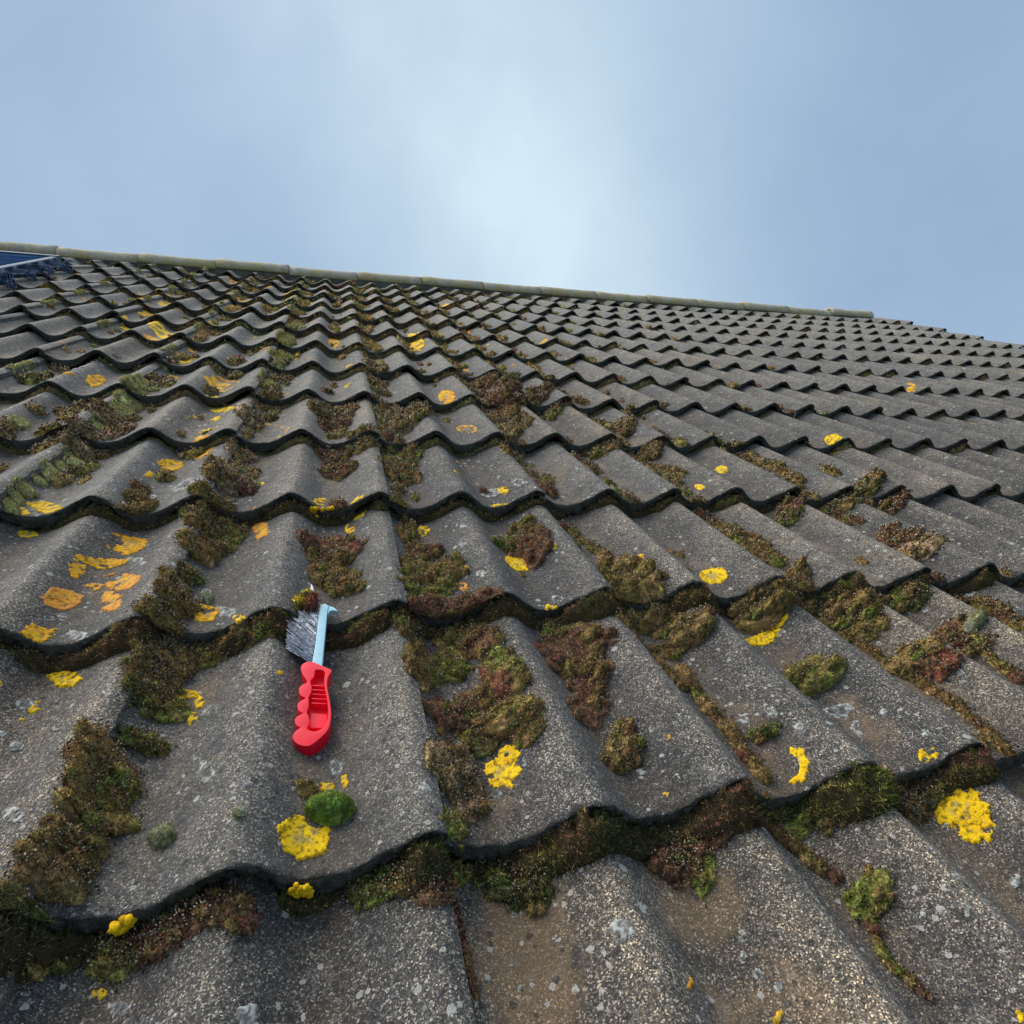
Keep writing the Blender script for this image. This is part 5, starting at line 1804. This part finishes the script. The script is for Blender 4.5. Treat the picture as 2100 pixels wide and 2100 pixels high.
brush = bpy.data.objects.new('wire_brush', None); COL.objects.link(brush)
on_roof(brush, -.095, .180, -.0350)
brush.matrix_world = brush.matrix_world @ Matrix.Rotation(math.atan(.064), 4, 'X')
tag(brush, 'wire brush with red plastic handle and pale blue spine lying on the tiles', 'wire brush')
bm = bmesh.new()
OUTs = crom(OUT, 4); INNs = crom(INN, 4)
prism(bm, [OUTs, INNs], -.009, .009, .0022)                       # rim with the finger scallops
cen = INNs.mean(0)
big = cen + (INNs - cen) * 1.06
prism(bm, [big, crom(HOLE, 4)], -.0065, -.0020, 0)                 # recessed web with the hanging hole
o_h = None
for k in range(5):                                                # moulded ribs at the top of the recess
    y = 40 - k * 6.4
    x0 = -7 + abs(k - 1) * .2; x1 = 9.5
    prism(bm, [[(x0, y + 1.2), (x1, y - 2.2), (x1, y - 4.0), (x0, y - .6)]], -.004, .0062, .0006)
prism(bm, [[(-7.4, 5.5), (9.8, 1.5), (11.4, -17.5), (-8.0, -15.0)]], -.004, .0012, .0008)   # raised panel
bm_obj('handle', bm, MAT_RED, brush)
bm = bmesh.new()
L_ = crom(SPL, 6, False); R2 = crom(SPR, 6, False)
prism(bm, [np.concatenate([L_, R2[::-1]])], -.004, .0045, .0014)
prism(bm, [crom(HOOK, 4)], -.0035, .0032, .001)
bm_obj('spine', bm, MAT_BLUE, brush)
# bristles: rows of crimped wires fanning out of the spine
rgb_ = np.random.default_rng(9)
RT = crom(ROOT, 12, False); TP = crom(TIP, 12, False)
Vb = []; Fb = []
for q in range(900):
    s = rgb_.random()
    s = (np.floor(s * 17) + .5 + rgb_.normal(0, .22)) / 17
    s = min(max(s, 0), 1); s2 = min(max(s + rgb_.normal(0, .035), 0), 1)
    a = RT[int(s * (len(RT) - 1))]; b = TP[int(s2 * (len(TP) - 1))]
    z0 = rgb_.uniform(-.0025, .0035); z1 = z0 * 1.2 + rgb_.normal(0, .0032)
    ln = rgb_.uniform(.86, 1.04)
    pts = []
    for t in (0, .35, .7, 1.0):
        p = a + (b - a) * t * ln
        cr = rgb_.normal(0, .35, 2) * (t > 0)
        pts.append(np.array([(p[0] + cr[0]) / 1000, (p[1] + cr[1]) / 1000, z0 + (z1 - z0) * t + .0012 * math.sin(3 * t)]))
    dr = (pts[-1] - pts[0]); dr /= np.linalg.norm(dr)
    s1 = np.cross(dr, (0, 0, 1.)); s1 /= np.linalg.norm(s1); s2_ = np.cross(dr, s1)
    base = len(Vb)
    for p in pts:
        for an in (0, 2.094, 4.189):
            Vb.append(p + (s1 * math.cos(an) + s2_ * math.sin(an)) * .00050)
    for j in range(3):
        for e in range(3):
            Fb.append((base + j * 3 + e, base + j * 3 + (e + 1) % 3, base + j * 3 + 3 + (e + 1) % 3, base + j * 3 + 3 + e))
bo = mesh_obj('bristles', Vb, np.array(Fb), MAT_WIRE, brush)
bo['kind'] = 'stuff'
# moss scraped up into the bristle tips
Mb = Moss(8800)
for (x, y, r_, ty) in ((-20, 200, 9, 'y'), (-27, 190, 8, 'Y'), (-31, 180, 7, 'y'), (-13, 188, 9, 'R'), (-14, 178, 8, 'r'), (-17, 206, 6, 'Y'), (-34, 170, 6, 'o'), (-12, 200, 6, 'R')):
    k = 800
    r_ = r_ * 1.35
    ph = Mb.rng.normal(size=(k, 3)); ph /= np.linalg.norm(ph, axis=1)[:, None]
    ph[:, 2] = np.abs(ph[:, 2])
    P = np.array([x / 1000, y / 1000, .005]) + ph * np.array([r_, r_, r_ * .75]) / 1000 * Mb.rng.uniform(.3, 1, (k, 1))
    Mb.blades(P, ph, np.full(k, .0055), np.full(k, .0010), Mb.colour(P[:, 0], P[:, 1], ty), .7)
V = np.concatenate(Mb.V); F = np.concatenate(Mb.F); Cc = np.concatenate(Mb.Cc)
ms = mesh_obj('moss_caught_in_brush', V, F[:, :3], MAT_MOSS, cols=Cc)
at_ = ms.data.attributes.new('nrm', 'FLOAT_VECTOR', 'POINT')
at_.data.foreach_set('vector', np.concatenate(Mb.Nv).astype(np.float32).ravel())
on_roof(ms, -.095, .180, -.0350)
ms.matrix_world = ms.matrix_world @ Matrix.Rotation(math.atan(.064), 4, 'X')
tag(ms, 'yellow and red moss scraped up on the brush bristles', 'moss')

# ------------------------------------------------------------------ dark blue panel at the left edge below the ridge
MAT_CELL = NT('dark_blue_panel_glass', .7, .0)
pc = MAT_CELL.pos()
MAT_CELL.base(MAT_CELL.ramp(MAT_CELL.noise(pc, 7, 4), [(.35, rgb(.010, .028, .075)), (.7, rgb(.035, .075, .150))]))
MAT_CELL = MAT_CELL.m
MAT_ALU = simple('pale_aluminium', rgb(.10, .14, .19), .8, .5, metal=.3, nscale=8, namt=.08)
MAT_MESH = simple('blue_grey_wire_mesh', rgb(.045, .075, .14), .85, .2, nscale=40, namt=.4)
panel = bpy.data.objects.new('solar_panel', None); COL.objects.link(panel)
PU0, PU1, PV0, PV1, PN = -17.0 * PU, -10.6 * PU, 8.1 * G, 11.5 * G, -.012
on_roof(panel, PU0, PV0, PN)
tag(panel, 'dark blue glassy panel lying on the tiles below the ridge at the left edge', 'solar panel')
pw, ph_ = PU1 - PU0, PV1 - PV0


def box(bm, x0, y0, z0, x1, y1, z1):
    m_ = Matrix.Translation(((x0 + x1) / 2, (y0 + y1) / 2, (z0 + z1) / 2)) @ Matrix.Diagonal((x1 - x0, y1 - y0, z1 - z0, 1))
    bmesh.ops.create_cube(bm, size=1.0, matrix=m_)


bm = bmesh.new()
box(bm, 0, 0, 0, pw, .03, .04); box(bm, 0, ph_ - .045, 0, pw, ph_, .042); box(bm, 0, .03, 0, .03, ph_ - .045, .04); box(bm, pw - .03, .03, 0, pw, ph_ - .045, .037)
bm_obj('frame', bm, MAT_ALU, panel, False)
bm = bmesh.new(); box(bm, .03, .03, .02, pw - .03, ph_ - .045, .034)
bm_obj('glass', bm, MAT_CELL, panel, False)
ny = 8; nx_ = 6
for i in range(nx_):
    for j in range(ny):
        bm = bmesh.new()
        x0 = .045 + i * (pw - .09) / nx_; y0 = .045 + j * (ph_ - .105) / ny
        box(bm, x0 + .004, y0 + .004, .0335, x0 + (pw - .09) / nx_ - .004, y0 + (ph_ - .105) / ny - .004, .0352)
        bm_obj('cell', bm, MAT_CELL, panel, False)
# crumpled wire skirt along its right-hand side
Vb = []; Fb = []
rgm = np.random.default_rng(4)


def skirt(s, t):
    u = pw + .005 +   .10 * t ** 1.3 + .02 * math.sin(s * 31) * t
    v = -.02 + s * (ph_ * .92)
    base = float(S(PU0 + u, PV0 + v)) - PN
    return np.array([u, v, (1 - t) * .022 + t * (base + .006) + .016 * math.sin(s * 47 + t * 6) * t * (1 - t) * 4 + .012])


def wire(pts, rad):
    base = len(Vb)
    for p in pts:
        for dx, dz in ((rad, 0), (-rad * .5, rad * .87), (-rad * .5, -rad * .87)):
            Vb.append(p + np.array([dx, dx * .5, dz]))
    for j in range(len(pts) - 1):
        for e in range(3):
            Fb.append((base + j * 3 + e, base + j * 3 + (e + 1) % 3, base + j * 3 + 3 + (e + 1) % 3, base + j * 3 + 3 + e))


for s in np.linspace(0, 1, 74):
    wire([skirt(s, t) for t in np.linspace(0, 1, 8)], .0026)
for t in np.linspace(0, 1, 11):
    wire([skirt(s, t) for s in np.linspace(0, 1, 50)], .0026)
mo = mesh_obj('mesh_skirt', Vb, np.array(Fb), MAT_MESH, panel)

bpy.context.view_layer.update()
print('objects', len(bpy.data.objects), 'tris', sum(len(o.data.polygons) for o in bpy.data.objects if o.type == 'MESH' and o.name.split('.')[0] != 'roof_tile'))
